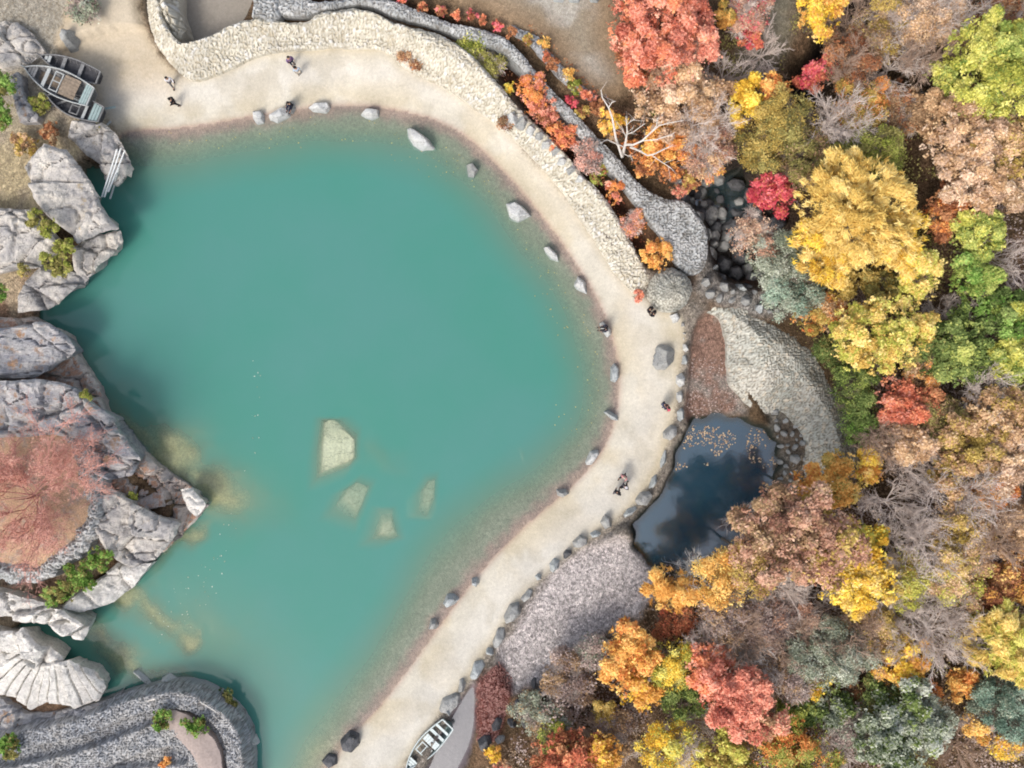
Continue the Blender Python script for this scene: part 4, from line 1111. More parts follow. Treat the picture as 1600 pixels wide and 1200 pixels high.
ALT = dict(gold='yellow', lime='gold', limegreen='lime', yellow='lime', orange='amber', amber='mustard', coral='tan', crimson='redorange', tan='brown', peach='brown', rust='brown', rosy='brown', brown='mauve', olive='mustard', mustard='tan', green='olive', greygreen='olive', teal='greygreen', bright='olive', redorange='coral')
def tree(key, px, py, rp, cz, style, label, name="broadleaf_tree", cat="tree", stretch=1.0, rot=0.0, group=None, seed=None, key2=None, dens=1.0):
    seed = int(px * 7 + py * 13) if seed is None else seed
    rng = np.random.default_rng(seed)
    x, y, _ = P(px, py, cz)
    r = rp / 20.0 * (H - cz) / H
    g = float(hz(np.array([x]), np.array([y]))[0])
    if style == 'shrub' or (style == 'sparse' and cz < 3.3): g = max(g, cz - 0.95 * r)
    rz = min(r * 0.75, max(cz - g - 0.2, 0.3) * 0.62)
    rx, ry = r * stretch, r / stretch
    base = np.array([0, 0, 0.0]); top = cz - g
    root = thing(name, label, cat, (x, y, g), rot, group)
    low = style == 'shrub'
    # lobes: an uneven set of rounded sub-crowns
    nl = int(np.clip(6 + r * 5, 6, 28))
    k = np.arange(nl)
    th = k * 2.39996 + rng.uniform(-0.5, 0.5, nl) + rng.uniform(0, 6)
    rho = np.sqrt((k + 0.4) / nl) * 0.82 * rng.uniform(0.75, 1.2, nl)
    hgt = np.sqrt(np.clip(1 - rho ** 2, 0.05, 1)) * rng.uniform(0.0, 0.75, nl) - 0.15
    L = np.stack([rho * np.cos(th) * rx, rho * np.sin(th) * ry, hgt * rz + top], 1)
    lr = r * rng.uniform(0.18, 0.40, nl) * (0.88 if nl > 12 else 1.15)
    # trunk and limbs
    bg_ = Bag(); tr = max(0.05, 0.045 * r + 0.03)
    bend = rng.normal(0, 0.12 * r, (4, 2)); bend[0] = 0
    zz = np.linspace(-0.2, top - 0.1 * rz, 4)
    bg_.tube(np.stack([np.cumsum(bend[:, 0]) * 0.4, np.cumsum(bend[:, 1]) * 0.4, zz], 1), np.linspace(tr, tr * 0.45, 4), 7)
    fork = np.array([np.cumsum(bend[:, 0])[2] * 0.4, np.cumsum(bend[:, 1])[2] * 0.4, zz[2]])
    for i in range(nl):
        mid = fork * 0.45 + L[i] * 0.55 + rng.normal(0, 0.1 * r, 3)
        bg_.tube([fork, mid, L[i]], [tr * 0.45, tr * 0.28, tr * 0.12], 5, False)
    nt_ = {'broad': 12, 'feather': 12, 'sparse': 34, 'shrub': 4, 'fine': 12}[style]
    if nt_:
        ii = np.repeat(np.arange(nl), nt_)
        d = unit(rng.normal(0, 1, (len(ii), 3)) + np.array([0, 0, 0.6]))
        E = L[ii] + d * lr[ii][:, None] * rng.uniform(0.8, 1.15, (len(ii), 1))
        bg_.segs(L[ii], E, 0.022, 0.008)
        if style in ('sparse', 'fine'):
            m = 5; jj = np.repeat(np.arange(len(ii)), m)
            A = L[ii][jj] * 0.5 + E[jj] * 0.5 + (E[jj] - L[ii][jj]) * rng.uniform(-0.3, 0.4, (len(jj), 1))
            B = A + unit(d[jj] + rng.normal(0, 0.6, (len(jj), 3))) * rng.uniform(0.3, 0.7, (len(jj), 1)) * min(1, r * 0.4)
            bg_.segs(A, B, 0.013, 0.006)
    bg_.build("trunk", M["twig"] if style in ('sparse',) else M["bark"], root)
    # foliage
    area = math.pi * r * r
    size, asp, per, spread, num = {'broad': (0.105, 0.6, 14, 0.20, 1150), 'feather': (0.19, 0.2, 16, 0.18, 1100), 'sparse': (0.075, 0.55, 9, 0.2, 900),
                                   'shrub': (0.075, 0.6, 14, 0.13, 1100), 'fine': (0.08, 0.45, 14, 0.22, 1000)}[style]
    ncl = max(12, int(area * num * dens / per))
    w = lr ** 2 / np.sum(lr ** 2)
    ns = max(nl, int(area * (2.4 if r > 1.2 else 6)))
    sl = rng.choice(nl, ns, p=w)                   # tufts on every sub-crown
    sdir = unit(rng.normal(0, 1, (ns, 3)) + np.array([0, 0, 0.45]))
    sdir[:, 2] = np.where(sdir[:, 2] < -0.3, -sdir[:, 2], sdir[:, 2])
    S = L[sl] + sdir * (lr[sl] * rng.uniform(0.55, 1.2, ns))[:, None] * np.array([1, 1, 0.9])
    srad = rng.uniform(0.22, 0.52, ns) * min(1.0, 0.25 + 0.42 * r) * (1.25 if style in ('fine', 'sparse') else 1.0)
    ti = rng.choice(ns, ncl, p=srad ** 2 / np.sum(srad ** 2))
    li = sl[ti]
    d = unit(rng.normal(0, 1, (ncl, 3)) + np.array([0, 0, 0.5]))
    Cc = S[ti] + d * (srad[ti] * rng.uniform(0.5, 1.05, ncl))[:, None] * np.array([1, 1, 0.75])
    loose = rng.uniform(0, 1, ncl) < (0.10 if style in ('broad', 'feather') else 0.2)          # stray sprays between the lobes
    q = unit(rng.normal(0, 1, (ncl, 3))) * (rng.uniform(0, 1, (ncl, 1)) ** 0.4)
    Cc = np.where(loose[:, None], q * np.array([rx, ry, rz * 0.7]) * 1.02 + np.array([0, 0, top]), Cc)
    Cc[:, 2] = np.maximum(Cc[:, 2], 0.05)
    out = unit(np.stack([Cc[:, 0], Cc[:, 1], np.full(ncl, 0.2 * r)], 1) * 0.6 + d)
    V, Q, ci = leaves(rng, Cc, d, per, spread * (0.72 if r > 1 else 0.5), size, asp, radial=out if style == 'feather' else None)
    tint = 0.5 + 0.26 * (rng.uniform(-1, 1, nl)[li])[ci] + 0.30 * (rng.uniform(-1, 1, ns)[ti])[ci] + 0.15 * rng.uniform(-1, 1, ncl)[ci] + 0.25 * rng.uniform(-1, 1, len(ci))
    tint = np.clip(tint, 0, 1)
    if key2 is None: key2 = ALT.get(key)
    if key2 is None:
        mk("crown", V, Q, LEAF[key], root, {"tint": np.repeat(tint, 4)})
    else:
        sel = rng.uniform(0, 1, nl) < 0.33
        sel = (sel[li] ^ (rng.uniform(0, 1, ncl) < 0.2))[ci]
        o = mk("crown", V, Q, LEAF[key], root, {"tint": np.repeat(tint, 4)})
        o.data.materials.append(LEAF[key2])
        o.data.polygons.foreach_set("material_index", sel.astype(np.int32))
    return root

def bare_tree(px, py, rp, cz, label, mat="twig", name="bare_tree", seed=None, dens=1.0, wide=1.0, leafkey=None, group=None, nleaf=8):
    seed = int(px * 3 + py * 17) if seed is None else seed
    rng = np.random.default_rng(seed)
    x, y, _ = P(px, py, cz)
    r = rp / 20.0 * (H - cz) / H
    g = float(hz(np.array([x]), np.array([y]))[0])
    top = cz - g
    root = thing(name, label, "tree", (x, y, g), 0, group)
    b = Bag(); tr = 0.03 * r + 0.05
    f = np.array([0, 0, top * 0.45])
    b.tube([(0, 0, -0.3), (0.05, 0.03, top * 0.25), f, (0.1, -0.1, top * 0.9), (0.05, 0.0, top + 0.25 * r)], np.array([tr * 1.3, tr, tr * 0.8, tr * 0.4, 0.02]) * (0.7 if leafkey else 1), 7)
    def grow(A, D, Lg, n, rad, spread, lift, t0=0.25):
        i = np.repeat(np.arange(len(A)), n)
        s = rng.uniform(t0, 1.0, (len(i), 1))
        a = A[i] + D[i] * Lg[i][:, None] * s
        d = unit(D[i] + rng.normal(0, spread, (len(i), 3)) + np.array([0, 0, lift]))
        l = Lg[i] * rng.uniform(0.35, 0.62, len(i))
        b.segs(a, a + d * l[:, None], rad, rad * 0.5)
        return a, d, l
    n0 = int(9 * dens) + 3
    th = np.arange(n0) * 2.4 + rng.uniform(0, 1, n0)
    A = np.stack([np.zeros(n0), np.zeros(n0), top * rng.uniform(0.35, 0.85, n0)], 1)
    E = np.stack([np.cos(th) * r * (q_ := rng.uniform(0.4, 0.92, n0)) * wide, np.sin(th) * r * q_, top * 1.0 + r * rng.uniform(-0.1, 0.3, n0)], 1)
    D = unit(E - A); Lg = np.linalg.norm(E - A, axis=1)
    b.segs(A, E, tr * (0.2 if leafkey else 0.42), 0.014, 5)
    a1, d1, l1 = grow(A, D, Lg, 7, 0.026, 0.45, 0.15)
    a2, d2, l2 = grow(a1, d1, l1, 5, 0.017, 0.5, 0.15)
    a3, d3, l3 = grow(a2, d2, np.maximum(l2, 0.4), int(4 * dens) + 1, 0.011, 0.6, 0.1)
    b.build("trunk" if leafkey else "trunk_and_twigs", M[mat], root)
    if leafkey:
        C = a3 + d3 * l3[:, None] * rng.uniform(0.2, 1, (len(a3), 1))
        V, Q, ci = leaves(rng, C, d3, nleaf, 0.13, 0.08, 0.2, radial=d3)
        tint = np.clip(0.5 + 0.3 * rng.uniform(-1, 1, len(C))[ci] + 0.3 * rng.uniform(-1, 1, len(ci)), 0, 1)
        mk("crown", V, Q, LEAF[leafkey], root, {"tint": np.repeat(tint, 4)})
    return root

T = [  # colour, x, y, radius (px), crown height (m), style, label[, second colour]
 ("yellow", 1281, 20, 40, 5.5, 'broad', "bright yellow small tree over the top end of the stream", "amber"),
 ("crimson", 1268, 120, 24, 4.5, 'broad', "crimson maple hanging over the stream's right bank at the top"),
 ("crimson", 1292, 106, 18, 4.5, 'broad', "small pinkish red maple crown between stream and rust-brown trees"),
 ("yellow", 1172, 158, 36, 5, 'broad', "vivid yellow maple beside the tan oak and the ravine", "yellow"),
 ("orange", 1210, 140, 28, 5, 'broad', "orange maple joined to the vivid yellow one", "amber"),
 ("rust", 1325, 95, 44, 5, 'fine', "rust-brown feathery tree right of the crimson maples", "brown"),
 ("brown", 1380, 45, 50, 5, 'sparse', "brown thin-leaved tree at the top, right of the bright yellow one", "mustard"),
 ("tan", 1445, 30, 48, 5.5, 'sparse', "tan thin-leaved tree at the top between the brown one and the big lime one", "peach"),
 ("peach", 1500, 45, 40, 5, 'sparse', "beige twiggy tree touching the top of the big lime-yellow tree", "tan"),
 ("rust", 1560, 22, 42, 5, 'sparse', "dull rust twiggy tree in the top right corner", "brown"),
 ("lime", 1545, 112, 82, 7.5, 'broad', "big lime-yellow tree in the upper right corner", "limegreen"),
 ("limegreen", 1478, 122, 30, 6, 'broad', "small lime side crown left of the big lime-yellow tree", "lime"),
 ("olive", 1232, 190, 50, 5.5, 'fine', "olive tree left of the pale grey leafless crown", "mustard"),
 ("olive", 1195, 225, 44, 5, 'fine', "olive tree leaning over the ravine head", "mustard"),
 ("olive", 1255, 250, 48, 5.5, 'fine', "olive-brown tree above the large golden tree", "brown"),
 ("mustard", 1345, 165, 42, 5.5, 'fine', "mustard tree between the leafless crown and the rust trees", "orange"),
 ("moss", 1365, 235, 46, 6, 'fine', "yellow-olive tree right of the pale leafless crown", "olive"),
 ("olive", 1310, 262, 40, 6, 'fine', "olive tree directly over the large golden tree's top", "moss"),
 ("brown", 1400, 175, 42, 4.5, 'sparse', "dark brown thin tree in the gap between olive and tan crowns", "rust"),
 ("tan", 1500, 215, 66, 6.5, 'broad', "broad tan oak below the big lime-yellow tree", "peach"),
 ("tan", 1568, 235, 58, 6.5, 'broad', "tan oak at the right edge below the big lime-yellow tree", "mustard"),
 ("brown", 1455, 170, 34, 5.5, 'broad', "brown oak crown at the left foot of the big lime tree", "tan"),
 ("peach", 1520, 285, 56, 6.5, 'broad', "pale peach oak under the two tan oaks", "tan"),
 ("peach", 1590, 300, 40, 6, 'broad', "pale peach oak cut by the right edge"),
 ("crimson", 1209, 302, 34, 5, 'broad', "crimson maple between ravine and large golden tree", "redorange"),
 ("rosy", 1178, 370, 38, 4.5, 'sparse', "dusty pink thin shrub tree at the ravine's right rim", "peach"),
 ("greygreen", 1215, 400, 46, 5, 'fine', "grey-green tree right of the ravine boulders", "silver"),
 ("greygreen", 1240, 450, 48, 4.5, 'fine', "dark grey-green tree at the upper corner of the dam", "teal"),
 ("gold", 1335, 330, 92, 8, 'feather', "largest golden feathery tree in the middle of the right forest", "gold"),
 ("gold", 1285, 385, 55, 7, 'feather', "golden feathery lobe at the lower left of the largest golden tree"),
 ("gold", 1395, 370, 55, 7, 'feather', "golden feathery lobe at the lower right of the largest golden tree"),
 ("gold", 1437, 430, 44, 6.5, 'broad', "round golden tree right below the largest golden tree", "lime"),
 ("mustard", 1318, 440, 32, 5, 'broad', "small mustard tree under the largest golden tree", "gold"),
 ("mustard", 1380, 452, 36, 5, 'broad', "mustard crown linking the golden and the yellow-green trees", "olive"),
 ("lime", 1372, 525, 72, 7, 'broad', "yellow-green tree above the green tree beside the dam", "gold"),
 ("mustard", 1272, 490, 32, 4, 'shrub', "mustard-brown bush at the dam's upper right edge", "orange"),
 ("orange", 1300, 488, 28, 4, 'fine', "dull orange bush left of the yellow-green tree", "tan"),
 ("green", 1300, 545, 30, 3.5, 'fine', "dark green bush added to shade the gap between the dam and the yellow-green tree", "olive"),  # added: dark foliage fills the shadow gap between dam and trees
 ("green", 1332, 578, 26, 3.2, 'fine', "small dark bush at the dam's right rim, lower of two", "moss"),  # added with the bush above to darken the same shadow gap
 ("rust", 1480, 335, 42, 5.5, 'broad', "rusty orange oak below the pale peach oak", "orange"),
 ("limegreen", 1530, 362, 44, 6, 'broad', "light green tree below the rusty orange oak", "lime"),
 ("limegreen", 1520, 438, 38, 6, 'broad', "light green tree above the dense green grove", "bright"),
 ("green", 1560, 490, 46, 5.5, 'broad', "dark green tree at the right edge of the green grove", "bright"),
 ("green", 1500, 545, 56, 6, 'broad', "broad green tree in the middle of the green grove", "limegreen"),
 ("green", 1445, 545, 42, 5.5, 'broad', "green tree right of the yellow-green one", "olive"),
 ("lime", 1578, 560, 44, 6, 'broad', "yellow-green tree at the right edge of the green grove", "limegreen"),
 ("limegreen", 1592, 490, 30, 6, 'broad', "lime tree cut by the right edge above the grove", "lime"),
 ("green", 1330, 608, 40, 5, 'fine', "soft green tree beside the dam's right side", "limegreen"),
 ("green", 1348, 664, 38, 4.5, 'fine', "soft green tree lower by the dam's right side", "bright"),
 ("redorange", 1405, 632, 42, 6, 'broad', "coral red tree right of the soft green pair", "coral"),
 ("redorange", 1448, 628, 26, 5.5, 'broad', "small dark red crown on the coral red tree's right", "rust"),
 ("tan", 1440, 578, 30, 5, 'broad', "beige crown between the yellow-green and coral red trees", "orange"),
 ("tan", 1560, 650, 56, 6.5, 'broad', "tan oak at the right edge below the green grove", "mustard"),
 ("olive", 1470, 665, 46, 5.5, 'fine', "olive-brown tree right of the coral red tree", "brown"),
 ("tan", 1415, 692, 42, 6, 'broad', "light tan oak below the coral red tree", "peach"),
 ("mustard", 1500, 710, 56, 6.5, 'broad', "mottled tan and olive oak in the lower right forest", "tan"),
 ("peach", 1570, 722, 50, 6.5, 'broad', "peach oak at the right edge in the lower right forest", "tan"),
 ("orange", 1545, 780, 42, 6, 'broad', "dull orange oak below the peach oak at the right", "tan"),
 ("tan", 1583, 825, 48, 6, 'broad', "tan-brown oak cut by the right edge lower down", "brown"),
 ("amber", 1262, 768, 36, 8, 'broad', "amber tree at the lower tip of the dam", "orange"),
 ("amber", 1312, 750, 42, 5.5, 'broad', "golden amber tree right of the dam's lower tip", "mustard"),
 ("yellow", 1356, 730, 24, 5, 'broad', "small yellow-orange crown by the dark forest gap", "amber"),
 ("rosy", 1225, 830, 78, 12, 'broad', "large rosy brown tree at the pond's lower right", "brown"),
 ("rosy", 1285, 850, 66, 11, 'broad', "rosy brown tree joined to the larger one on its right", "mustard"),
 ("mustard", 1180, 880, 46, 10, 'fine', "yellowish tree at the left of the large rosy brown one", "rosy"),
 ("lime", 1345, 842, 34, 6, 'broad', "yellow-green round crown above the bright golden tree", "yellow"),
 ("yellow", 1340, 905, 58, 7, 'broad', "bright golden tree in the lower middle of the forest", "gold"),
 ("lime", 1412, 905, 46, 6, 'sparse', "lime-yellow thin tree right of the bright golden tree", "mustard"),
 ("mustard", 1500, 845, 62, 6, 'sparse', "olive-tan thin tree with bare branches at the lower right", "tan"),
 ("tan", 1490, 905, 48, 6, 'sparse', "pale tan thin tree left of the orange-brown oak", "lime"),
 ("rust", 1545, 930, 50, 5.5, 'broad', "orange-brown oak above the pale lime feathery tree", "amber"),
 ("amber", 1588, 900, 40, 5.5, 'broad', "amber-brown oak cut by the right edge", "rust"),
 ("lime", 1560, 1000, 62, 7, 'feather', "pale lime feathery tree in the lower right corner", "gold"),
 ("lime", 1600, 1020, 40, 6.5, 'feather', "pale lime feathery crown cut by the lower right edge"),
 ("amber", 1050, 920, 40, 5, 'feather', "amber tree on the bank right of the gravel bed", "amber"),
 ("amber", 1130, 905, 44, 8.5, 'fine', "soft amber tree below the pond", "gold"),
 ("rust", 1056, 972, 32, 4, 'fine', "dark rust-red round bush under the amber tree", "redorange"),
 ("mauve", 1150, 965, 56, 5.5, 'sparse', "mauve-brown thin tree in the lower middle", "brown"),
 ("mauve", 1215, 960, 52, 5.5, 'sparse', "mauve-brown thin tree below the large rosy brown one", "rosy"),
 ("brown", 1235, 1050, 48, 5.5, 'sparse', "grey-brown thin tree right of the coral tree at the bottom", "mauve"),
 ("greygreen", 1290, 1020, 62, 6, 'fine', "blue-grey-green tree in the lower forest", "silver"),
 ("tan", 1365, 985, 50, 5.5, 'sparse', "pinkish tan thin tree below the bright golden tree", "mustard"),
 ("amber", 1410, 1035, 44, 5.5, 'broad', "deep amber tree left of the violet-grey leafless tree", "yellow"),
 ("orange", 1440, 1085, 30, 4.5, 'broad', "dull orange crown below the deep amber tree", "rust"),
 ("amber", 985, 1030, 52, 6, 'broad', "orange-yellow tree at the gravel bed's lower end", "orange"),
 ("lime", 1050, 1040, 42, 5.5, 'fine', "yellow-green tree right of the orange-yellow tree", "yellow"),
 ("amber", 1000, 1080, 32, 5, 'broad', "golden lower crown of the orange-yellow clump", "yellow"),
 ("green", 1062, 1090, 38, 4.5, 'fine', "pale green soft bush left of the coral tree", "limegreen"),
 ("coral", 1110, 1045, 40, 6.5, 'broad', "coral tree's upper left neighbour at the bottom of the forest", "redorange"),
 ("coral", 1150, 1090, 58, 7.5, 'broad', "large coral red tree at the bottom of the forest", "coral"),
 ("coral", 1195, 1125, 36, 6.5, 'broad', "coral red crown joined to the large one on its lower right"),
 ("yellow", 1050, 1168, 48, 5, 'sparse', "yellow thin tree at the bottom edge left of the coral tree", "lime"),
 ("lime", 1140, 1192, 44, 4.5, 'broad', "yellow-green tree at the bottom edge below the coral tree", "mustard"),
 ("moss", 1245, 1180, 58, 5, 'fine', "olive-green tree at the bottom edge in the middle of the forest", "orange"),
 ("moss", 1242, 1110, 28, 4.5, 'broad', "small bright olive crown right of the coral trees", "green"),
 ("redorange", 888, 1190, 56, 5, 'broad', "orange-red tree at the bottom edge below the brushy bank", "rust"),
 ("amber", 942, 1182, 34, 5, 'broad', "amber tree right of the orange-red one at the bottom edge", "yellow"),
 ("lime", 868, 1152, 30, 3, 'shrub', "lime green bush above the orange-red tree", "limegreen"),
 ("mustard", 946, 1115, 24, 3, 'shrub', "round mustard bush below the orange-yellow tree", "gold"),
 ("yellow", 770, 1178, 14, 2.4, 'shrub', "small orange-yellow bush at the bottom beside the channel", "amber"),
 ("coral", 787, 1198, 14, 2.2, 'shrub', "small salmon bush at the bottom edge beside the channel"),
 ("yellow", 1268, 1066, 28, 4.5, 'broad', "small yellow crown below the blue-grey-green tree", "moss"),
 ("green", 1300, 1100, 36, 4.5, 'broad', "dark green tree left of the silver-tipped tree", "greygreen"),
 ("silver", 1400, 1140, 78, 6, 'broad', "large silver-tipped green tree at the bottom right", "green"),
 ("silver", 1450, 1130, 44, 5.5, 'fine', "silvery grey crown right of the large silver-tipped tree", "greygreen"),
 ("green", 1375, 1090, 36, 5, 'fine', "plain green tree above the large silver-tipped tree", "olive"),
 ("mauve", 1325, 1135, 38, 4.5, 'sparse', "grey thin bush left of the silver-tipped tree", "greygreen"),
 ("teal", 1558, 1090, 42, 5, 'fine', "blue-green tree below the pale lime feathery tree", "greygreen"),
 ("teal", 1592, 1135, 34, 5, 'fine', "blue-green tree cut by the right edge at the bottom", "teal"),
 ("yellow", 1572, 1165, 26, 4, 'sparse', "small yellow thin bush in the bottom right corner", "amber"),
 ("amber", 1528, 1130, 26, 4, 'sparse', "small amber thin bush left of the blue-green trees", "mustard"),
 ("rust", 1332, 1082, 24, 3.5, 'broad', "dark rust crown deep in a gap above the silver-tipped tree"),
 ("orange", 1505, 1066, 24, 4, 'broad', "small orange crown below the violet-grey leafless tree", "amber"),
 ("brown", 890, 1060, 44, 2.6, 'sparse', "brown twiggy bush below the gravel bed", "mauve"),
 ("mauve", 930, 1020, 34, 2.6, 'sparse', "dusty mauve bush right at the gravel bed's lower edge", "greygreen"),
 ("greygreen", 850, 1120, 38, 2.4, 'sparse', "dull grey-green bush among the dark boulders at the bottom", "brown"),
 ("brown", 960, 1150, 40, 3, 'sparse', "dull brown bush right of the lime green bush", "mauve"),
 ("coral", 1035, 42, 92, 7, 'broad', "largest coral red maple at the top beside the clearing", "redorange"),
 ("coral", 1085, 65, 48, 6.5, 'broad', "coral red side crown right of the largest coral maple", "coral"),
 ("rust", 1000, 92, 34, 4, 'fine', "dark rust undergrowth tree at the coral maple's lower left", "redorange"),  # dark foliage stands in for the shade under the coral maple
 ("amber", 1132, 25, 20, 5, 'broad', "small amber crown right of the largest coral maple", "mustard"),
 ("rosy", 1165, 20, 38, 4.5, 'sparse', "pinkish thin tree at the top beside the amber crown", "crimson"),
 ("crimson", 1172, 56, 20, 3.5, 'broad', "small red maple bush on the grassy strip at the top", "redorange"),
 ("tan", 1050, 150, 62, 5.5, 'broad', "tan oak below the largest coral maple", "peach"),
 ("tan", 1098, 165, 46, 5, 'broad', "tan oak's right-hand neighbour beside the vivid yellow maple", "peach"),
 ("rosy", 1105, 225, 50, 4.5, 'sparse', "pinkish grey thin oak under the tan pair", "tan"),
 ("orange", 1045, 225, 38, 4, 'broad', "orange maple behind the bleached dead tree", "amber"),
 ("yellow", 1028, 225, 20, 3.6, 'broad', "yellow bush at the foot of the bleached dead tree", "amber"),
 ("amber", 952, 192, 20, 3, 'shrub', "amber bush left of the bleached dead tree", "yellow"),
 ("orange", 834, 144, 30, 2.2, 'shrub', "large orange bush at the ditch's upper bend", "coral"),
 ("coral", 852, 174, 22, 1.8, 'shrub', "salmon bush in the ditch below the large orange bush", "rust"),
 ("redorange", 882, 214, 23, 2.0, 'shrub', "orange-red bush halfway along the ditch", "orange"),
 ("pink", 916, 244, 24, 2.0, 'sparse', "hazy pink thin bush in the ditch", "mauve"),
 ("rust", 934, 272, 18, 1.6, 'shrub', "rusty brown bush in the ditch below the hazy pink one", "moss"),
 ("orange", 960, 300, 17, 1.8, 'shrub', "orange bush in the ditch near the wall's narrow part", "coral"),
 ("pink", 990, 350, 20, 1.8, 'sparse', "pinkish thin bush near the ditch's lower end", "orange"),
 ("amber", 1028, 400, 26, 2.2, 'shrub', "round amber-orange bush directly above the stone dome", "orange"),
 ("orange", 1012, 255, 22, 3, 'shrub', "burnt orange bush below the bleached dead tree", "rust"),
 ("rust", 1045, 270, 20, 2.6, 'shrub', "rust bush beside the blocks above the ravine", "orange"),
 ("rust", 1078, 282, 18, 2.4, 'shrub', "small rust bush at the ravine's upper left rim", "mustard"),
 ("redorange", 1105, 258, 24, 3, 'shrub', "orange-red bush under the pinkish grey oak", "amber"),
 ("coral", 1062, 298, 12, 1.8, 'shrub', "tiny salmon bush among blocks above the ravine"),
 ("moss", 735, 72, 22, 1.6, 'sparse', "pale yellow-green bush in the ditch at the top", "lime"),
 ("olive", 762, 102, 24, 1.4, 'sparse', "olive straggly bush in the ditch below the pale one", "lime"),
 ("yellow", 797, 140, 10, 1.6, 'shrub', "tiny yellow bush at the levee's inner edge"),
 ("redorange", 998, 462, 9, 1.4, 'shrub', "tiny orange bush on the sand left of the dome", "coral"),
 ("rust", 630, 88, 10, 1.6, 'sparse', "faint brown scrub on the levee's sandy foot", "tan"),
 ("rust", 648, 102, 9, 1.5, 'sparse', "faint reddish scrub right of the brown one on the levee's foot", "tan"),
 ("silver", 128, 14, 24, 2.7, 'sparse', "pale grey dry scrub at the top beside the sand", "mauve"),
 ("rust", 792, 192, 12, 1.4, 'sparse', "tiny dark scrub at the bend where the crest blocks begin", "brown"),
]
for row in T:
    key, px, py, rp, cz, st, lab = row[:7]
    k2 = row[7] if len(row) > 7 else None
    shr = st == 'shrub' or (st == 'sparse' and cz < 3.3)
    tree(key, px, py, rp, cz, st, lab, "shrub" if shr else ("maple_tree" if "maple" in lab else "oak_tree" if " oak" in lab else "broadleaf_tree"), "shrub" if shr else "tree", key2=k2, stretch=1.0 + 0.12 * math.sin(px))

# the row of small red shrubs along the outer wall
RS = [(627, 0, 9, "crimson"), (660, 14, 9, "redorange"), (688, 20, 11, "crimson"), (714, 26, 9, "redorange"), (735, 27, 10, "crimson"), (753, 34, 9, "redorange"), (779, 42, 10, "crimson"), (800, 52, 9, "rust"), (820, 66, 11, "mustard"),
      (844, 72, 11, "amber"), (848, 92, 10, "redorange"), (858, 106, 12, "rust"), (880, 120, 13, "amber"), (890, 142, 14, "moss"), (888, 163, 11, "crimson"), (915, 156, 14, "redorange"), (930, 175, 16, "rust"), (905, 180, 12, "mustard"), (955, 215, 15, "rust"), (975, 235, 15, "orange")]
cn = {"crimson": "crimson", "redorange": "red-orange", "rust": "rust-brown", "mustard": "mustard", "amber": "amber", "moss": "mossy green", "orange": "orange"}
for k, (px, py, r, key) in enumerate(RS):
    tree(key, px + (7 if k > 7 else 0), py - (5 if k > 7 else 2), r * 0.85, 2.1, 'shrub', f"small {cn[key]} shrub along the grey wall, {ORD[k]} from the row's upper left end", "shrub", "shrub", group="small shrubs along the grey outer wall", key2="rust" if k % 3 else None)

# greenery on the western rocks
G = [("bright", 2, 130, 22, 4.4, "bright green bush cut by the left edge beside the boats"), ("bright", 2, 178, 22, 4.4, "bright green bush cut by the left edge, lower of two"), ("bright", -4, 450, 16, 4.6, "small bright green bush at the left edge above the cove"),
     ("moss", 56, 340, 15, 5.0, "yellow-green moss tuft at the upper end of the crevice"), ("moss", 76, 356, 15, 5.0, "yellow-green moss tuft at the lower end of the crevice"), ("moss", 98, 392, 18, 4.2, "yellow-green moss clump beside the low cracked corner"),
     ("moss", 96, 420, 17, 4.0, "yellow-green moss clump nearest the long tilting slab"), ("moss", 72, 408, 12, 4.4, "small moss tuft left of the moss clumps"), ("olive", 38, 424, 10, 4.2, "tiny olive tuft at the foot of the smooth slab"),
     ("bright", 155, 872, 20, 3.2, "round green bush at the upper end of the strip under the red tree"), ("bright", 128, 902, 22, 3.2, "green bush in the middle of the strip under the red tree"), ("bright", 100, 922, 20, 3.2, "green bush left in the strip under the red tree"), ("bright", 80, 935, 14, 3.2, "small green bush at the lower left end of the strip under the red tree"),
     ("bright", 252, 1125, 17, 3.0, "round green bush left of the pink sand strip"), ("bright", 309, 1135, 18, 3.0, "round green bush right on the pink sand strip"), ("bright", 14, 1166, 20, 3.0, "green bush in the bottom left corner"), ("orange", 258, 1190, 8, 2.4, "tiny orange bush at the bottom of the curved terrace"),
     ("moss", 205, 775, 9, 2.0, "small green tuft among leaves on the headland"), ("moss", 133, 618, 9, 4.4, "tiny yellow-green tuft on the dark ledge"), ("moss", 65, 165, 16, 2.6, "faint olive grass tuft below the boats"), ("rust", 78, 205, 18, 2.5, "rusty dry scrub under the boats"),
     ("mustard", 40, 225, 20, 2.6, "straw-coloured scrub at the left above the tall pale block"), ("olive", 148, 196, 9, 2.2, "tiny olive tuft where rock meets sand"), ("green", 350, 1092, 18, 0.9, "dark green bush at the terrace's waterline")]
for key, px, py, r, cz, lab in G:
    tree(key, px, py, r, cz, 'shrub', lab, "shrub", "shrub", dens=1.1, key2="olive" if key in ("bright", "moss") else None)

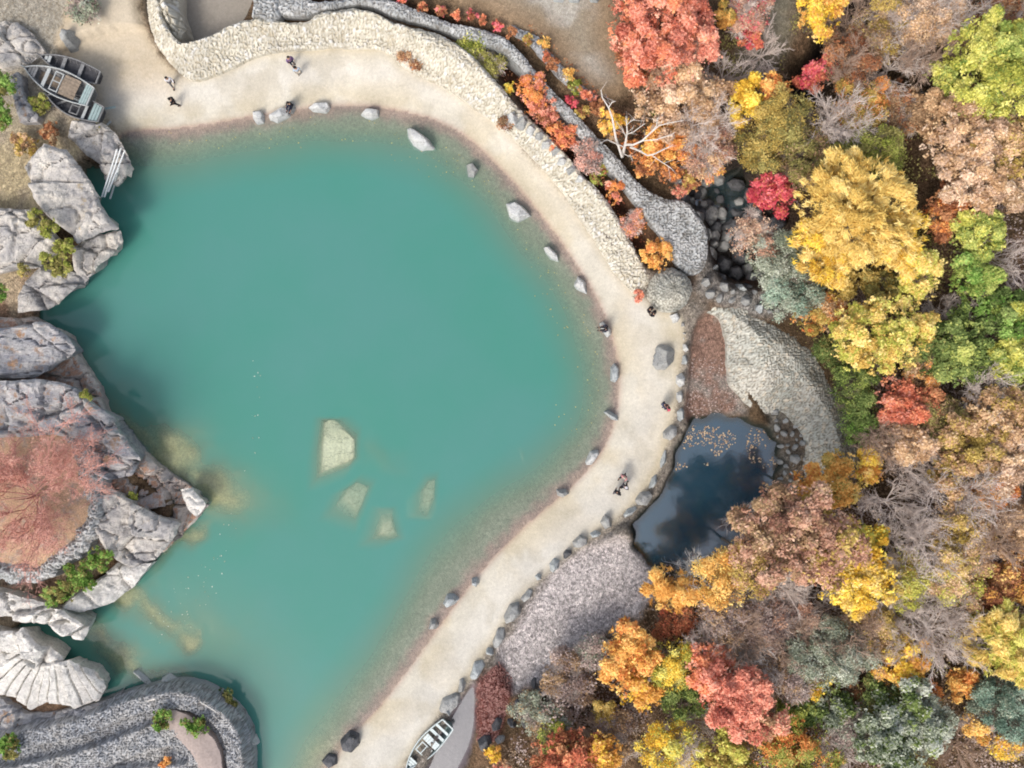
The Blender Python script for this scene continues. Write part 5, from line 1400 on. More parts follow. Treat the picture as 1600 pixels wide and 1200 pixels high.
bare_tree(1310, 192, 46, 6.0, "pale grey leafless tree ringed by olive crowns", "twig", dens=1.6)
bare_tree(1395, 100, 52, 5.0, "grey-pink leafless tree left of the big lime-yellow tree", "twig", dens=1.3)
bare_tree(1555, 400, 46, 5.0, "grey leafless tree between the two light green trees", "twig", dens=0.8)
bare_tree(1478, 495, 34, 4.5, "small grey leafless tree right of the yellow-green tree", "twig", dens=1.3)
bare_tree(1430, 730, 40, 5.5, "pale leafless tree at the dark gap under the light tan oak", "twig", dens=1.0)
bare_tree(1482, 765, 46, 6.5, "white-grey leafless tree amid the tan oaks", "twig", dens=1.1)
bare_tree(1390, 785, 56, 5.5, "long-limbed leafless tree below the amber trees", "twig", dens=0.9)
bare_tree(1410, 850, 56, 5.5, "grey leafless tree right of the bright golden tree", "twig", dens=1.0)
bare_tree(1465, 990, 66, 6.5, "violet-grey leafless tree, widest in the lower right", "twig", dens=1.7)
bare_tree(1400, 945, 50, 6.0, "pinkish leafless tree touching the bright golden tree", "twig", dens=1.3)
bare_tree(1085, 895, 30, 4.5, "slim white leafless tree between the two amber trees", "dead", dens=0.7)
bare_tree(1175, 1030, 40, 5.5, "white-limbed leafless tree above the coral trees", "dead", dens=0.8)
bare_tree(1250, 940, 46, 5.0, "grey leafless tree left of the bright golden tree", "twig", dens=1.1)
bare_tree(1290, 1180, 40, 4.5, "white leafless tree at the bottom edge", "twig", dens=0.9)
bare_tree(1080, 1130, 36, 3.5, "grey leafless bush left of the large coral tree", "twig", dens=1.0)
bare_tree(1170, 815, 30, 3.5, "grey leafless bush overhanging the pond's right bank", "twig", dens=0.8)
bare_tree(900, 1130, 46, 2.6, "grey-brown leafless bush above the orange-red tree", "twig_brown", dens=1.0)
bare_tree(1500, 1170, 40, 3.5, "grey leafless tree in the dark gap at the bottom right", "twig_brown", dens=0.9)
bare_tree(1190, 85, 40, 3.0, "pale leafless tree on the grassy strip", "twig", dens=0.9)
bare_tree(1130, 120, 40, 3.5, "grey leafless tree between coral and yellow maples", "twig", dens=0.9)
bare_tree(1330, 40, 46, 4.0, "brown leafless tree right of the bright yellow small tree", "twig_brown", dens=1.2)
bare_tree(36, 778, 116, 5.6, "wide pinkish red tree nearly bare of needles on the round terrace", "twig_pink", name="larch_tree", dens=2.2, leafkey="pink", nleaf=3)

for px, py, rr_, cz_, mt_, lab_ in [
    (1335, 112, 34, 5.8, "twig_brown", "brown leafless crown just right of the pinkish red maple at the top"), (1440, 95, 40, 6.0, "twig_brown", "brown leafless crown touching the lime-yellow tree's left side"),
    (1495, 20, 38, 6.0, "twig", "pale leafless crown among beige trees at the very top"), (1160, 1000, 40, 6.4, "twig_brown", "brown leafless crown over the mauve trees, left of the white-limbed one"),
    (1212, 915, 36, 6.4, "twig", "pale leafless crown at the large rosy brown tree's lower edge"), (1345, 1000, 42, 6.6, "twig_brown", "brown leafless crown left of the violet-grey one"),
    (1525, 775, 44, 7.2, "twig", "pale leafless crown standing over the dull orange oak"), (1562, 845, 42, 7.0, "twig_brown", "brown leafless crown over the tan-brown oak at the right"),
    (1372, 690, 32, 6.0, "twig_brown", "brown leafless crown between the green pair and the light tan oak"), (1540, 615, 38, 6.2, "twig", "pale leafless crown below the green grove"),
    (1110, 1005, 36, 5.6, "twig", "pale leafless crown above the pale green soft bush"), (1240, 1010, 40, 6.4, "twig_brown", "brown leafless crown left of the blue-grey-green tree"),
    (1450, 850, 44, 7.0, "twig", "pale leafless crown between the lime-yellow and olive-tan trees"), (1100, 200, 40, 5.8, "twig", "pale leafless crown rising through the pinkish grey oak")]:
    bare_tree(px, py, rr_, cz_, lab_, mt_, dens=1.0)

# bleached dead tree by the outer wall: limbs traced as (px, py, height)
dead = [[(972, 245, 1.0), (974, 238, 2.4), (978, 220, 4.2), (980, 205, 5.2), (978, 182, 6.6)], [(972, 245, 2.2), (962, 215, 4.2), (957, 185, 5.6), (951, 168, 6.4), (941, 152, 7.0), (939, 140, 7.4)], [(951, 168, 6.4), (956, 160, 6.8), (962, 158, 7.0)],
        [(977, 226, 3.8), (990, 226, 4.6), (1003, 220, 5.2), (1016, 208, 5.8), (1030, 196, 6.4), (1046, 192, 6.8), (1068, 188, 7.2)], [(1016, 208, 5.8), (1026, 196, 6.3), (1027, 184, 6.7)], [(1003, 220, 5.2), (1025, 218, 5.8), (1050, 210, 6.2), (1060, 202, 6.4)],
        [(985, 230, 3.6), (1000, 236, 4.2), (1012, 243, 4.6), (1024, 240, 5.0), (1040, 232, 5.4), (1052, 226, 5.7)], [(1018, 242, 4.8), (1032, 252, 5.2), (1048, 262, 5.5)], [(975, 230, 3.4), (962, 224, 4.0), (948, 218, 4.6), (938, 224, 5.0)],
        [(979, 210, 5.0), (990, 206, 5.6), (1002, 197, 6.1), (1008, 193, 6.4)], [(979, 195, 5.8), (985, 190, 6.4), (992, 186, 6.8)], [(974, 240, 2.4), (982, 244, 2.9), (991, 243, 3.3)], [(978, 213, 4.9), (973, 203, 5.6), (968, 197, 6.0)]]
b = Bag()
o0 = np.array(P(972, 247, 1.0)); g0 = float(hz(o0[:1], o0[1:2])[0])
for i, l in enumerate(dead):
    pts = np.array([P(*p) for p in l]) - np.array([o0[0], o0[1], g0])
    pts[0, 2] = pts[0, 2] if i else -0.2
    r0 = [0.15, 0.10, 0.035, 0.09, 0.04, 0.045, 0.08, 0.04, 0.05, 0.035, 0.03, 0.03, 0.03][i]
    b.tube(pts, np.linspace(r0, 0.022, len(pts)), 6)
rng = np.random.default_rng(3)
A = []; B = []
for l in dead:
    pts = np.array([P(*p) for p in l]) - np.array([o0[0], o0[1], g0])
    for q in range(5):
        i = rng.integers(1, len(pts)); a = pts[i - 1] + (pts[i] - pts[i - 1]) * rng.uniform(0.3, 1)
        A.append(a); B.append(a + unit((pts[i] - pts[i - 1]) + rng.normal(0, 0.5, 3)) * rng.uniform(0.4, 1.1))
b.segs(A, B, 0.016, 0.008)
t = thing("dead_tree", "bleached white dead tree with bare crooked limbs in front of the orange maple", "tree", (o0[0], o0[1], g0))
b.build("trunk", M["dead"], t)

# ------------------------------------------------------------------ undergrowth and leaf drift that nobody could count
rng = np.random.default_rng(11)
FOREST = PP([(960, -60), (1700, -60), (1700, 1270), (740, 1270), (780, 1180), (870, 1060), (1000, 985), (1030, 900), (1190, 860), (1240, 790), (1345, 740), (1350, 660), (1300, 560), (1230, 490), (1200, 440), (1230, 350), (1130, 250), (1050, 200), (985, 160), (1000, 60)], 1.5)
def area_points(poly, n):
    lo, hi = poly.min(0), poly.max(0)
    p = rng.uniform(lo, hi, (int(n * 2.2), 2))
    return p[inside(poly, p[:, 0], p[:, 1])][:n]
p = area_points(FOREST, 17000)
dens_ = fbm(p[:, 0] * 0.35, p[:, 1] * 0.35, 91)
p = p[(dens_ > 0.40) & (segdist(W["STREAM"], p[:, 0], p[:, 1], False) > 1.6) & (sd(W["RAVINE"], p[:, 0], p[:, 1]) > 0.3) & (sd(W["CLEAR2"], p[:, 0], p[:, 1]) > 0)]
g = hz(p[:, 0], p[:, 1])
Cc = np.stack([p[:, 0], p[:, 1], g + rng.uniform(0.1, 1.0, len(p)) ** 1.5 * 3.2 * sst((fbm(p[:, 0] * 0.25, p[:, 1] * 0.25, 33) - 0.3) * 3)], 1)
V, Q, ci = leaves(rng, Cc, np.tile([[0, 0, 1.0]], (len(Cc), 1)), 9, 0.3, 0.09, 0.55)
o = mk("undergrowth", V, Q, LEAF["under"], None, {"tint": np.repeat(np.clip(rng.uniform(0, 1, len(Cc))[ci] * 0.7 + rng.uniform(0, 0.4, len(ci)), 0, 1), 4)})
o.data.materials.append(LEAF["olive"]); o.data.materials.append(LEAF["mauve"])
kk = fbm(Cc[:, 0] * 0.2, Cc[:, 1] * 0.2, 17)
o.data.polygons.foreach_set("material_index", np.where(kk > 0.56, 1, np.where(kk < 0.42, 2, 0))[ci].astype(np.int32))
tag(o, "low brown and olive undergrowth between the forest trees", "undergrowth", kind="stuff")

def litter(name, poly, n, size, key, label, z=None, keep=None, cat="leaves"):
    p = area_points(poly, n)
    if keep is not None: p = p[keep(p)]
    zz = hz(p[:, 0], p[:, 1]) + 0.02 if z is None else np.full(len(p), z)
    C = np.stack([p[:, 0], p[:, 1], zz], 1)
    a = rng.uniform(0, 6.28, len(p)); s = size * rng.uniform(0.5, 1.3, len(p))
    t_ = np.stack([np.cos(a), np.sin(a), np.zeros(len(p))], 1) * s[:, None]; b_ = np.stack([-np.sin(a), np.cos(a), np.zeros(len(p))], 1) * s[:, None] * 0.6
    up = np.array([0, 0, 0.012])
    V = np.stack([C - t_, C + b_ + up, C + t_, C - b_ + up], 1).reshape(-1, 3)
    o = mk(name, V, np.arange(len(p) * 4).reshape(-1, 4), LEAF[key], None, {"tint": np.repeat(rng.uniform(0, 1, len(p)), 4)})
    return tag(o, label, cat, kind="stuff")
litter("leaf_litter", PP([(1080, 560), (1140, 560), (1160, 640), (1090, 655), (1072, 640)], 0.2), 420, 0.075, "mauve", "reddish dead leaves covering the flat above the pond")
litter("leaf_litter", PP(REDLEAF, 0.2), 1500, 0.10, "maroon", "dark red dead leaves banked beside the channel")
litter("floating_leaves", PP([(1075, 665), (1200, 670), (1212, 730), (1150, 735), (1090, 725), (1055, 735)], 0), 800, 0.075, "tan", "pale dead leaves floating on the upper pond", 0.012, lambda p: fbm(p[:, 0] * 0.9, p[:, 1] * 0.9, 5) > 0.53)
NSH = PP([(200, 212), (480, 178), (640, 190), (760, 265), (850, 390), (930, 520), (950, 620), (905, 700), (860, 660), (880, 540), (800, 400), (700, 290), (560, 230), (300, 235)], 0)
litter("floating_leaves", NSH, 900, 0.05, "mustard", "tiny yellowish leaves drifting on the upper shallows", 0.012, lambda p: fbm(p[:, 0] * 0.5, p[:, 1] * 0.5, 15) > 0.46)
litter("floating_foam", PP([(395, 560), (410, 560), (408, 700), (385, 780), (330, 960), (240, 1020), (230, 960), (330, 860), (380, 750)], 0), 200, 0.06, "silver", "white flecks drifting on the lake off the headland", 0.014, None, "foam")
litter("leaf_litter", PP(TRENCH, -0.2), 2600, 0.09, "redorange", "red and brown dead leaves filling the ditch", None, None)
litter("leaf_litter", PP([(800, 60), (860, 100), (930, 175), (1000, 250), (1050, 300), (1080, 280), (1000, 190), (940, 150), (880, 90), (830, 40)], 1), 1800, 0.09, "rust", "rusty dead leaves on the slope beyond the grey wall")

# dry grass on the western bank
p = area_points(PP([(-80, -60), (112, -60), (112, 0), (92, 70), (40, 100), (20, 180), (100, 200), (120, 230), (60, 230), (30, 320), (-80, 330)], 2), 5200)
g = hz(p[:, 0], p[:, 1])
b = Bag()
A = np.stack([p[:, 0], p[:, 1], g - 0.02], 1); d = unit(rng.normal(0, 0.7, (len(p), 3)) + np.array([0, 0, 0.55])); d[:, 2] = np.abs(d[:, 2])
b.segs(A, A + d * rng.uniform(0.2, 0.55, (len(p), 1)), 0.014, 0.004)
m_straw = plain("dry_straw", lin((196, 182, 158)) * 0.75, 0.9, 0.4, 2)
tag(b.build("dry_grass", m_straw), "matted straw-coloured dry grass on the upper left bank", "grass", kind="stuff")

# ------------------------------------------------------------------ bare poles and a fallen log
m_pole = plain("bleached_pole", lin((222, 226, 226)) * 0.85, 0.7, 0.15, 4)
for k, (a, c_, lab) in enumerate([((183, 233, 3.2), (159, 308, 2.6), "leftmost white pole leaning over the water gap"), ((189, 231, 3.3), (163, 308, 2.7), "white pole second from the left over the water gap"),
                                  ((195, 235, 3.0), (169, 300, 3.0), "longest white pole crossing the others over the water gap"), ((186, 262, 3.3), (172, 310, 0.3), "white pole reaching lowest towards the water")]):
    b = Bag(); A = np.array(P(*a)); B = np.array(P(*c_))
    b.tube([A, (A + B) / 2 + np.array([0, 0, -0.05]), B], [0.055, 0.065, 0.07], 8)
    tag(b.build("pole", m_pole, None, True), lab, "pole", "white poles over the water gap")
b = Bag(); b.tube([P(1050, 322, 2.2), P(1066, 333, 2.1), P(1079, 345, 2.0)], [0.05, 0.08, 0.09], 8)
tag(b.build("log", M["dead"], None, True), "short bleached log on the bank above the ravine", "log")
for k, (a, c_) in enumerate([((224, 1097), (242, 1092)), ((312, 1096), (338, 1112))]):
    b = Bag(); b.tube([P(*a, 3.2), P(*c_, 3.15)], [0.05, 0.06], 7)
    tag(b.build("log", M["dead"], None, True), ["thin pale stick on the curved terrace, left of the round bushes", "thick pale stick on the curved terrace above the right bush"][k], "log")

# ------------------------------------------------------------------ wooden boats
def boat(label, bow, stern, width, hull_h, wood, inner, trim, z0, extras, keel_tilt=0.0):
    A = np.array(P(*bow, z0 + hull_h)); S = np.array(P(*stern, z0 + hull_h))
    L = np.linalg.norm((S - A)[:2]); rz = math.atan2(A[1] - S[1], A[0] - S[0])
    mid = (A + S) / 2
    root = thing("wooden_boat", label, "boat", (mid[0], mid[1], z0), rz)
    root.rotation_euler = (keel_tilt, 0, rz)
    ns = 22; tt = np.linspace(0, 1, ns)
    hw = width / 2 * np.clip(np.where(tt < 0.45, 0.72 + 0.28 * np.sin(tt / 0.45 * math.pi / 2), np.cos((tt - 0.45) / 0.55 * math.pi / 2) ** 0.75), 0.035, 1)
    sheer = hull_h * (1 + 0.35 * (tt - 0.4) ** 2 * 2.5)
    xs = (tt - 0.5) * L
    def shell(inset, floor):
        rows = []
        for i in range(ns):
            w = max(hw[i] - inset, 0.012); h = sheer[i]; f = floor + 0.35 * h * max(0, tt[i] - 0.75) * 3
            rows.append([(xs[i], -w, h), (xs[i], -w * 0.86, f + (h - f) * 0.45), (xs[i], -w * 0.62, f), (xs[i], 0, f - 0.03 * (inset == 0)), (xs[i], w * 0.62, f), (xs[i], w * 0.86, f + (h - f) * 0.45), (xs[i], w, h)])
        return np.array(rows)
    b = Bag()
    o_ = shell(0, 0.0); i_ = shell(0.05, 0.10)
    m = o_.shape[1]
    ids = np.arange(ns * m).reshape(ns, m)
    qo = np.stack([ids[:-1, :-1], ids[1:, :-1], ids[1:, 1:], ids[:-1, 1:]], -1).reshape(-1, 4)
    b.add(o_.reshape(-1, 3), qo)
    b.add(i_.reshape(-1, 3), qo[:, ::-1])
    rim = []
    n0 = ns * m
    for i in range(ns - 1):
        for c in (0, m - 1):
            rim.append((ids[i, c], ids[i + 1, c], ids[i + 1, c] + n0, ids[i, c] + n0))
    b.q.append(np.array(rim))
    for e in (0, ns - 1):      # transom and stem
        b.add(o_[e], None, [(0, j, j + 1) for j in range(1, m - 1)]); b.add(i_[e], None, [(0, j + 1, j) for j in range(1, m - 1)])
    b.build("hull", wood, root)
    for s in (-1, 1):
        g = Bag(); g.tube(np.stack([xs, s * (hw + 0.01), sheer + 0.03], 1), 0.045, 6)
        g.build("gunwale", trim, root)
    g = Bag(); g.box((xs[0] - 0.04, -hw[0], sheer[0] - 0.08), (xs[0] + 0.05, hw[0], sheer[0] + 0.06)); g.build("transom_rail", trim, root)
    def wat(t): return np.interp(t, tt, hw), np.interp(t, tt, sheer)
    for kind, t0, t1, mat in extras:
        w, h = wat((t0 + t1) / 2); g = Bag()
        x0, x1 = (t0 - 0.5) * L, (t1 - 0.5) * L
        if kind == 'thwart':
            w = min(wat(t0)[0], wat(t1)[0]) - 0.02
            g.box((x0, -w, h - 0.10), (x1, w, h - 0.05)); nm = "thwart"
        elif kind == 'deck':
            n = max(2, int((x1 - x0) / 0.17))
            for j in range(n):
                a0 = x0 + (x1 - x0) * j / n; a1 = x0 + (x1 - x0) * (j + 0.86) / n
                w = min(wat(a0 / L + 0.5)[0], wat(a1 / L + 0.5)[0]) - 0.03
                g.box((a0, -w, h - 0.07 + 0.012 * (j % 3)), (a1, w, h - 0.03 + 0.012 * (j % 3)))
            nm = "deck"
        elif kind == 'planks':
            n = 8; w = min(wat(t0)[0], wat(t1)[0]) - 0.08
            for j in range(n):
                y0 = -w + 2 * w * j / n
                g.box((x0, y0, 0.16 + 0.02 * (j % 2)), (x1, y0 + 2 * w / n * 0.86, 0.19 + 0.02 * (j % 2)))
            nm = "floorboards"
        elif kind == 'frame':
            w = min(wat(t0)[0], wat(t1)[0]) * 0.8
            for (ya, yb, xa, xb) in ((-w, -w + .07, x0, x1), (w - .07, w, x0, x1), (-w + .07, w - .07, x0, x0 + .07), (-w + .07, w - .07, x1 - .07, x1), (-0.035, 0.035, x0 + .07, x1 - .07)):
                g.box((xa, ya, h - 0.02), (xb, yb, h + 0.06))
            nm = "hatch_frame"
        elif kind == 'ribs':
            nm = "ribs"
            for t_ in np.linspace(t0, t1, 7):
                w_, h_ = wat(t_); x = (t_ - 0.5) * L
                g.tube([(x, -w_ + 0.07, h_ - 0.05), (x, -w_ * 0.8 + 0.04, h_ * 0.5 + 0.05), (x, -w_ * 0.55, 0.13), (x, w_ * 0.55, 0.13), (x, w_ * 0.8 - 0.04, h_ * 0.5 + 0.05), (x, w_ - 0.07, h_ - 0.05)], 0.025, 5)
        elif kind == 'cover':
            w = min(wat(t0)[0], wat(t1)[0]) * 0.86
            n = 6
            for j in range(n):
                y0 = -w + 2 * w * j / n
                g.box((x0, y0, h + 0.10 + 0.05 * math.sin(j / n * math.pi)), (x1, y0 + 2 * w / n * 0.92, h + 0.13 + 0.05 * math.sin(j / n * math.pi)))
            nm = "cabin_roof"
        g.build(nm, mat, root)
    g = Bag(); g.tube([(xs[-1] - 0.1, 0, sheer[-1] * 0.3), (xs[-1] + 0.10, 0, sheer[-1] + 0.10), (xs[-1] + 0.22, 0, sheer[-1] + 0.28)], [0.05, 0.05, 0.035], 6)
    g.build("stem_post", trim, root)
    return root
wd = plain("weathered_wood", lin((150, 150, 150)) * 0.75, 0.9, 0.45, 5)
wdk = plain("dark_wood", lin((98, 98, 102)) * 0.7, 0.9, 0.45, 5)
wtan = plain("tan_boards", lin((162, 146, 128)) * 0.75, 0.9, 0.5, 5)
wlt = plain("pale_trim", lin((196, 200, 198)) * 0.8, 0.8, 0.3, 6)
wmint = plain("mint_paint", lin((172, 192, 190)) * 0.78, 0.7, 0.25, 6)
wwh = plain("white_paint", lin((222, 232, 230)) * 0.85, 0.7, 0.2, 6)
boat("slim dark weathered boat, uppermost of the three on the sand", (66, 88), (154, 122), 1.35, 0.55, wdk, wdk, wd, 2.1, [('ribs', 0.1, 0.8, wd), ('thwart', 0.3, 0.36, wd), ('thwart', 0.6, 0.66, wd), ('planks', 0.08, 0.72, wdk), ('deck', 0.84, 0.95, wlt)])
boat("broad weathered boat with tan deck boards, middle of the three on the sand", (42, 107), (142, 152), 2.0, 0.75, wd, wtan, wlt, 2.15, [('planks', 0.3, 0.86, wtan), ('cover', 0.2, 0.44, wtan), ('frame', 0.47, 0.6, wlt), ('deck', 0.03, 0.13, wmint), ('deck', 0.84, 0.96, wd), ('thwart', 0.68, 0.73, wlt), ('ribs', 0.45, 0.85, wd)])
boat("broken boat with mint stern boards, lowest of the three beside the rock", (76, 152), (158, 181), 1.7, 0.55, wdk, wd, wd, 2.0, [('ribs', 0.2, 0.9, wd), ('planks', 0.2, 0.7, wdk), ('deck', 0.04, 0.2, wmint), ('thwart', 0.28, 0.33, wlt), ('frame', 0.4, 0.56, wd)], 0.12)
boat("white and mint painted boat moored beside the lower path", (636, 1199), (700, 1131), 1.55, 0.8, wmint, wmint, wwh, 0.15, [('cover', 0.34, 0.46, wwh), ('frame', 0.5, 0.68, wwh), ('planks', 0.1, 0.85, wmint), ('thwart', 0.12, 0.16, wwh), ('thwart', 0.24, 0.29, wwh), ('ribs', 0.08, 0.34, wmint), ('deck', 0.82, 0.95, wwh)])

rng = np.random.default_rng(21)
for k, (px, py, a, L_, m_) in enumerate([(92, 158, 0.4, 1.6, wd), (104, 168, -0.7, 1.3, wdk), (146, 186, 0.9, 1.2, wlt), (126, 186, -0.5, 1.9, wd), (152, 160, 0.2, 1.4, wmint), (82, 146, -0.3, 1.8, wdk), (112, 152, -0.5, 2.0, wlt), (60, 128, -0.7, 1.5, wd)]):
    x, y, _ = P(px, py, 2.6); b = Bag()
    b.box((-L_ / 2, -0.08, -0.02), (L_ / 2, 0.08, 0.02))
    o = b.build("plank", m_); o.location = (x, y, float(hz(np.array([x]), np.array([y]))[0]) + [0.5, 0.45, 0.3, 0.55, 0.7, 0.4, 0.8, 0.3][k]); o.rotation_euler = (rng.uniform(-.2, .2), rng.uniform(-.25, .25), a)
    tag(o, ["grey plank leaning between the beached boats", "short dark plank under the broken boat", "pale plank by the broken boat's stern", "long grey plank along the broken boat's rock side", "mint plank at the sand beside the boats", "dark plank by the broken boat's bow", "long pale plank lying across two boats", "grey plank below the broad boat's bow"][k], "plank", "loose planks among the beached boats")

# ------------------------------------------------------------------ people
def skin_mesh(chains, sub=1):
    """grow one surface over connected joints: chains of (x,y,z,r); joints that share a place are one"""
    vs = []; rs = []; es = []; key = {}
    for ch in chains:
        prev = None
        for (x, y, z, r) in ch:
            k = (round(x, 4), round(y, 4), round(z, 4))
            if k not in key:
                key[k] = len(vs); vs.append((x, y, z)); rs.append(r)
            i = key[k]
            if prev is not None and prev != i: es.append((prev, i))
            prev = i
    me = bpy.data.meshes.new("tmp"); me.from_pydata(vs, es, []); me.update()
    ob = bpy.data.objects.new("tmp", me); COL.objects.link(ob)
    ob.modifiers.new("skin", 'SKIN')
    ob.modifiers.new("sub", 'SUBSURF').levels = sub
    for i, sv in enumerate(me.skin_vertices[0].data):
        sv.radius = (rs[i], rs[i]); sv.use_root = (i == 0)
    dg = bpy.context.evaluated_depsgraph_get()
    ev = ob.evaluated_get(dg); m2 = bpy.data.meshes.new_from_object(ev)
    bpy.data.objects.remove(ob); bpy.data.meshes.remove(me)
    return m2

def hand(w, d, side):
    """five curled fingers rooted in the palm at w, hand pointing along d"""
    w = np.array(w); d = unit(np.array(d, float)); s = unit(np.cross(d, [side, 0, 0]) + 1e-6)
    out = []
    palm = w + d * 0.06
    for k, (o_, l) in enumerate(zip((-0.033, -0.011, 0.011, 0.031), (0.062, 0.072, 0.068, 0.052))):
        a = palm + s * o_ + d * 0.03
        b_ = a + d * l * 0.55; c = b_ + d * l * 0.35 - np.array([side, 0, 0]) * l * 0.25
        out.append([(*w, 0.024), (*palm, 0.026), (*a, 0.0095), (*b_, 0.0085), (*c, 0.0075)])
    th = w + d * 0.03 + s * -0.035
    out.append([(*w, 0.024), (*th, 0.011), (*(th + d * 0.035 - s * 0.012), 0.009)])
    return out

def person_parts(pose):
    """pose: joints in metres, person faces +Y"""
    if pose == 'sit':
        hip = 0.12; th = lambda s: [(0.0, 0, hip, .13), (s * 0.09, 0.03, hip, .085), (s * 0.12, 0.42, hip + 0.06, .06), (s * 0.12, 0.50, hip - 0.34, .042), (s * 0.12, 0.62, hip - 0.38, .035)]
        lean = 0.10
    else:
        hip = 0.92; k = 0.16 if pose == 'walk' else 0.03
        th = lambda s: [(0.0, 0, hip, .13), (s * 0.09, 0, hip - 0.06, .09), (s * 0.10, s * k + 0.03, 0.50, .062), (s * 0.10, s * k * 1.7, 0.09, .042), (s * 0.11, s * k * 1.7 + 0.16, 0.04, .034)]
        lean = 0.02
    up = hip
    spine = [(0, 0, up, .13), (0, lean * 0.4, up + 0.22, .125), (0, lean * 0.8, up + 0.42, .135), (0, lean, up + 0.53, .07), (0, lean + 0.02, up + 0.60, .055), (0, lean + 0.04, up + 0.70, .095), (0, lean + 0.03, up + 0.79, .075)]
    arms = []; hands = []
    for s in (-1, 1):
        sh = (s * 0.19, lean * 0.8, up + 0.45, .055)
        sw = -s * (0.14 if pose == 'walk' else 0.04) + (0.12 if pose == 'sit' else 0)
        el = (s * 0.26, sw * 0.4 + lean * 0.6 - 0.02, up + 0.19, .042)
        wr = (s * 0.24, sw + 0.12 + (0.12 if pose == 'sit' else 0), up - 0.04 + (0.06 if pose == 'sit' else 0), .030)
        arms.append([(0, lean * 0.8, up + 0.42, .135), sh, el, wr])
        hands += hand(wr[:3], np.array(wr[:3]) - np.array(el[:3]), s)
    legs = [th(-1), th(1)]
    nose = [(0, lean + 0.04, up + 0.70, .095), (0, lean + 0.135, up + 0.69, .016)]
    body = skin_mesh([spine] + arms + legs + hands + [nose])
    grow = lambda ch, k: [(x, y, z, r * k + 0.012) for x, y, z, r in ch]
    jacket = skin_mesh([grow(spine[:4], 1.12)] + [grow(a, 1.12)[:] for a in arms])
    trousers = skin_mesh([grow(l[:4], 1.10) for l in legs])
    # hair: a cap over the back and top of the head
    bm = bmesh.new(); bmesh.ops.create_uvsphere(bm, u_segments=16, v_segments=12, radius=0.118)
    for v in list(bm.verts):
        if v.co.z < -0.03 and v.co.y > -0.02 or v.co.y > 0.07 and v.co.z < 0.05: bm.verts.remove(v)
    bmesh.ops.translate(bm, verts=bm.verts, vec=(0, lean + 0.02, up + 0.735))
    hair = bpy.data.meshes.new("hair"); bm.to_mesh(hair); bm.free()
    bm = bmesh.new()
    for s in (-1, 1):
        bmesh.ops.create_uvsphere(bm, u_segments=8, v_segments=6, radius=0.014)
        bmesh.ops.translate(bm, verts=bm.verts[-42:] if False else [v for v in bm.verts if abs(v.co.x) < 0.02 and v.co.z < 0.1], vec=(s * 0.036, lean + 0.128, up + 0.715))
    eyes = bpy.data.meshes.new("eyes"); bm.to_mesh(eyes); bm.free()
    bm = bmesh.new()
    for s in (-1, 1):
        f = th(s)[-1]; f0 = th(s)[-2]
        r = bmesh.ops.create_cube(bm, size=1.0)
        bmesh.ops.scale(bm, verts=r['verts'], vec=(0.10, 0.28, 0.08)); bmesh.ops.translate(bm, verts=r['verts'], vec=(f[0], (f[1] + f0[1]) / 2 + 0.03, f[2] + 0.005))
    bmesh.ops.bevel(bm, geom=bm.edges[:], offset=0.03, segments=2, affect='EDGES')
    shoes = bpy.data.meshes.new("shoes"); bm.to_mesh(shoes); bm.free()
    return dict(body=body, jacket=jacket, trousers=trousers, hair=hair, eyes=eyes, shoes=shoes)

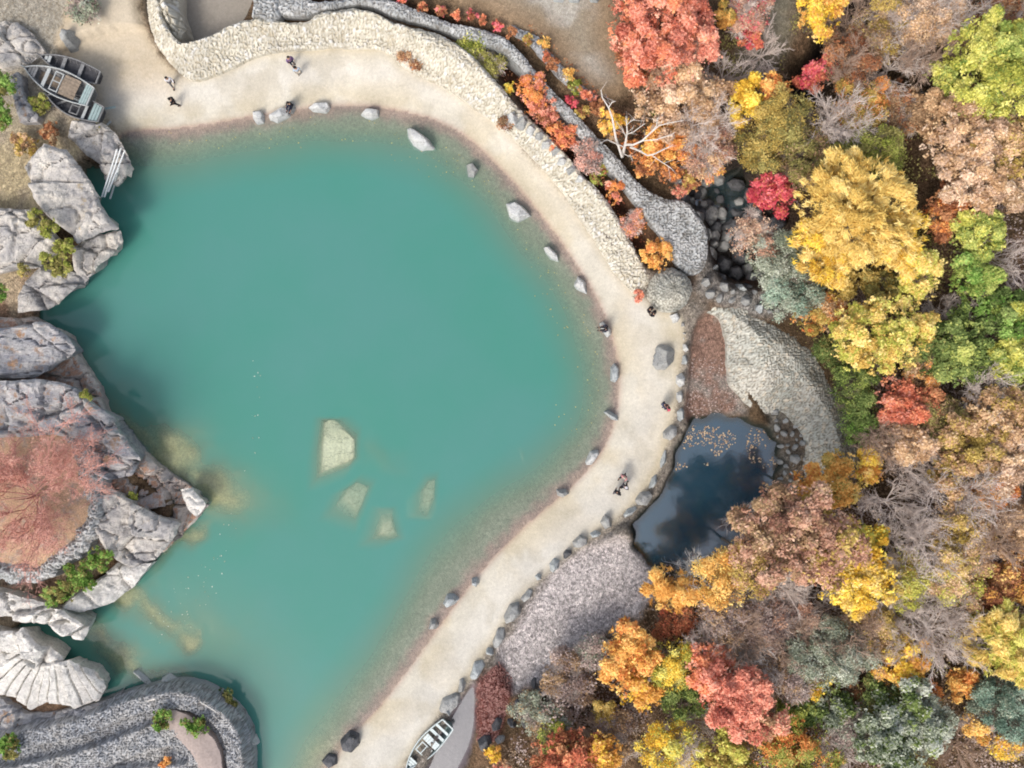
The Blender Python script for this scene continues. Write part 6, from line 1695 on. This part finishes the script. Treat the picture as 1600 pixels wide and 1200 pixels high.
POSES = {p: person_parts(p) for p in ('stand', 'walk', 'sit')}
def cloth(n, c, k=0.8): return plain(n, lin(c) * k, 0.9, 0.15, 20)
m_skin = plain("skin", lin((206, 164, 138)) * 0.8, 0.6, 0.08, 10)
m_hair = plain("dark_hair", lin((38, 32, 30)), 0.6, 0.2, 30)
m_eye = plain("eyes_dark", lin((30, 24, 22)), 0.3, 0.05, 10)
CL = {k: cloth("cloth_" + k, v) for k, v in dict(white=(232, 232, 236), black=(36, 36, 44), purple=(138, 110, 152), lightblue=(190, 206, 222), navy=(34, 38, 62), pinkred=(226, 96, 120), salmon=(236, 170, 170), grey=(98, 98, 104), beige=(196, 186, 170), denim=(88, 96, 120)).items()}
def person(px, py, zg, pose, face, jacket, trousers, label, hair=None, group=None):
    x, y, _ = P(px, py, zg + (1.3 if pose != 'sit' else 0.6))
    g = zg if zg is not None else 0
    g = float(hz(np.array([x]), np.array([y]))[0]) if pose != 'sit' else zg
    root = thing("person", label, "person", (x, y, g), math.radians(face), group)
    for nm, mat in (("body", m_skin), ("jacket", CL[jacket]), ("trousers", CL[trousers]), ("hair", hair or m_hair), ("eyes", m_eye), ("shoes", CL["black"])):
        me = POSES[pose][nm]
        me = me.copy()
        me.materials.clear(); me.materials.append(mat)
        me.polygons.foreach_set("use_smooth", np.ones(len(me.polygons), bool))
        o = bpy.data.objects.new(nm, me); COL.objects.link(o); o.parent = root
    return root
person(258, 120, 1.0, 'walk', 200, "white", "grey", "person in a white top walking near the pit's corner")
person(262, 152, 1.0, 'walk', 100, "black", "black", "person all in black walking alone below the pit's corner")
person(449, 88, 1.0, 'stand', 220, "purple", "navy", "person in a purple jacket on the upper sand")
person(460, 104, 1.0, 'stand', 20, "lightblue", "beige", "person in a pale blue top beside the purple jacket")
person(452, 160, 0.72, 'sit', 150, "black", "navy", "person in dark clothes sitting on the grey shore stone at the top")
person(1018, 482, 1.0, 'stand', 230, "black", "black", "slight person in black standing nearest the stone dome")
person(1024, 489, 1.0, 'stand', 60, "black", "navy", "stout person in dark clothes standing by the dome, right of another")
person(949, 513, 0.72, 'sit', 90, "navy", "black", "person in navy sitting on the narrow white boulder")
person(1041, 634, 1.0, 'stand', 300, "navy", "denim", "person in navy beside the pinkish red jacket on the right path")
person(1046, 637, 1.0, 'stand', 120, "pinkred", "grey", "person in a pinkish red jacket beside the right path's boulders")
person(977, 747, 1.0, 'walk', 150, "salmon", "black", "person in a salmon top leading two others down the path", hair=CL["beige"])
person(979, 763, 1.0, 'walk', 330, "grey", "black", "person in grey walking just below the salmon top", hair=CL["white"])
person(967, 772, 1.0, 'walk', 330, "black", "grey", "person in black walking furthest left of the three on the lower path")
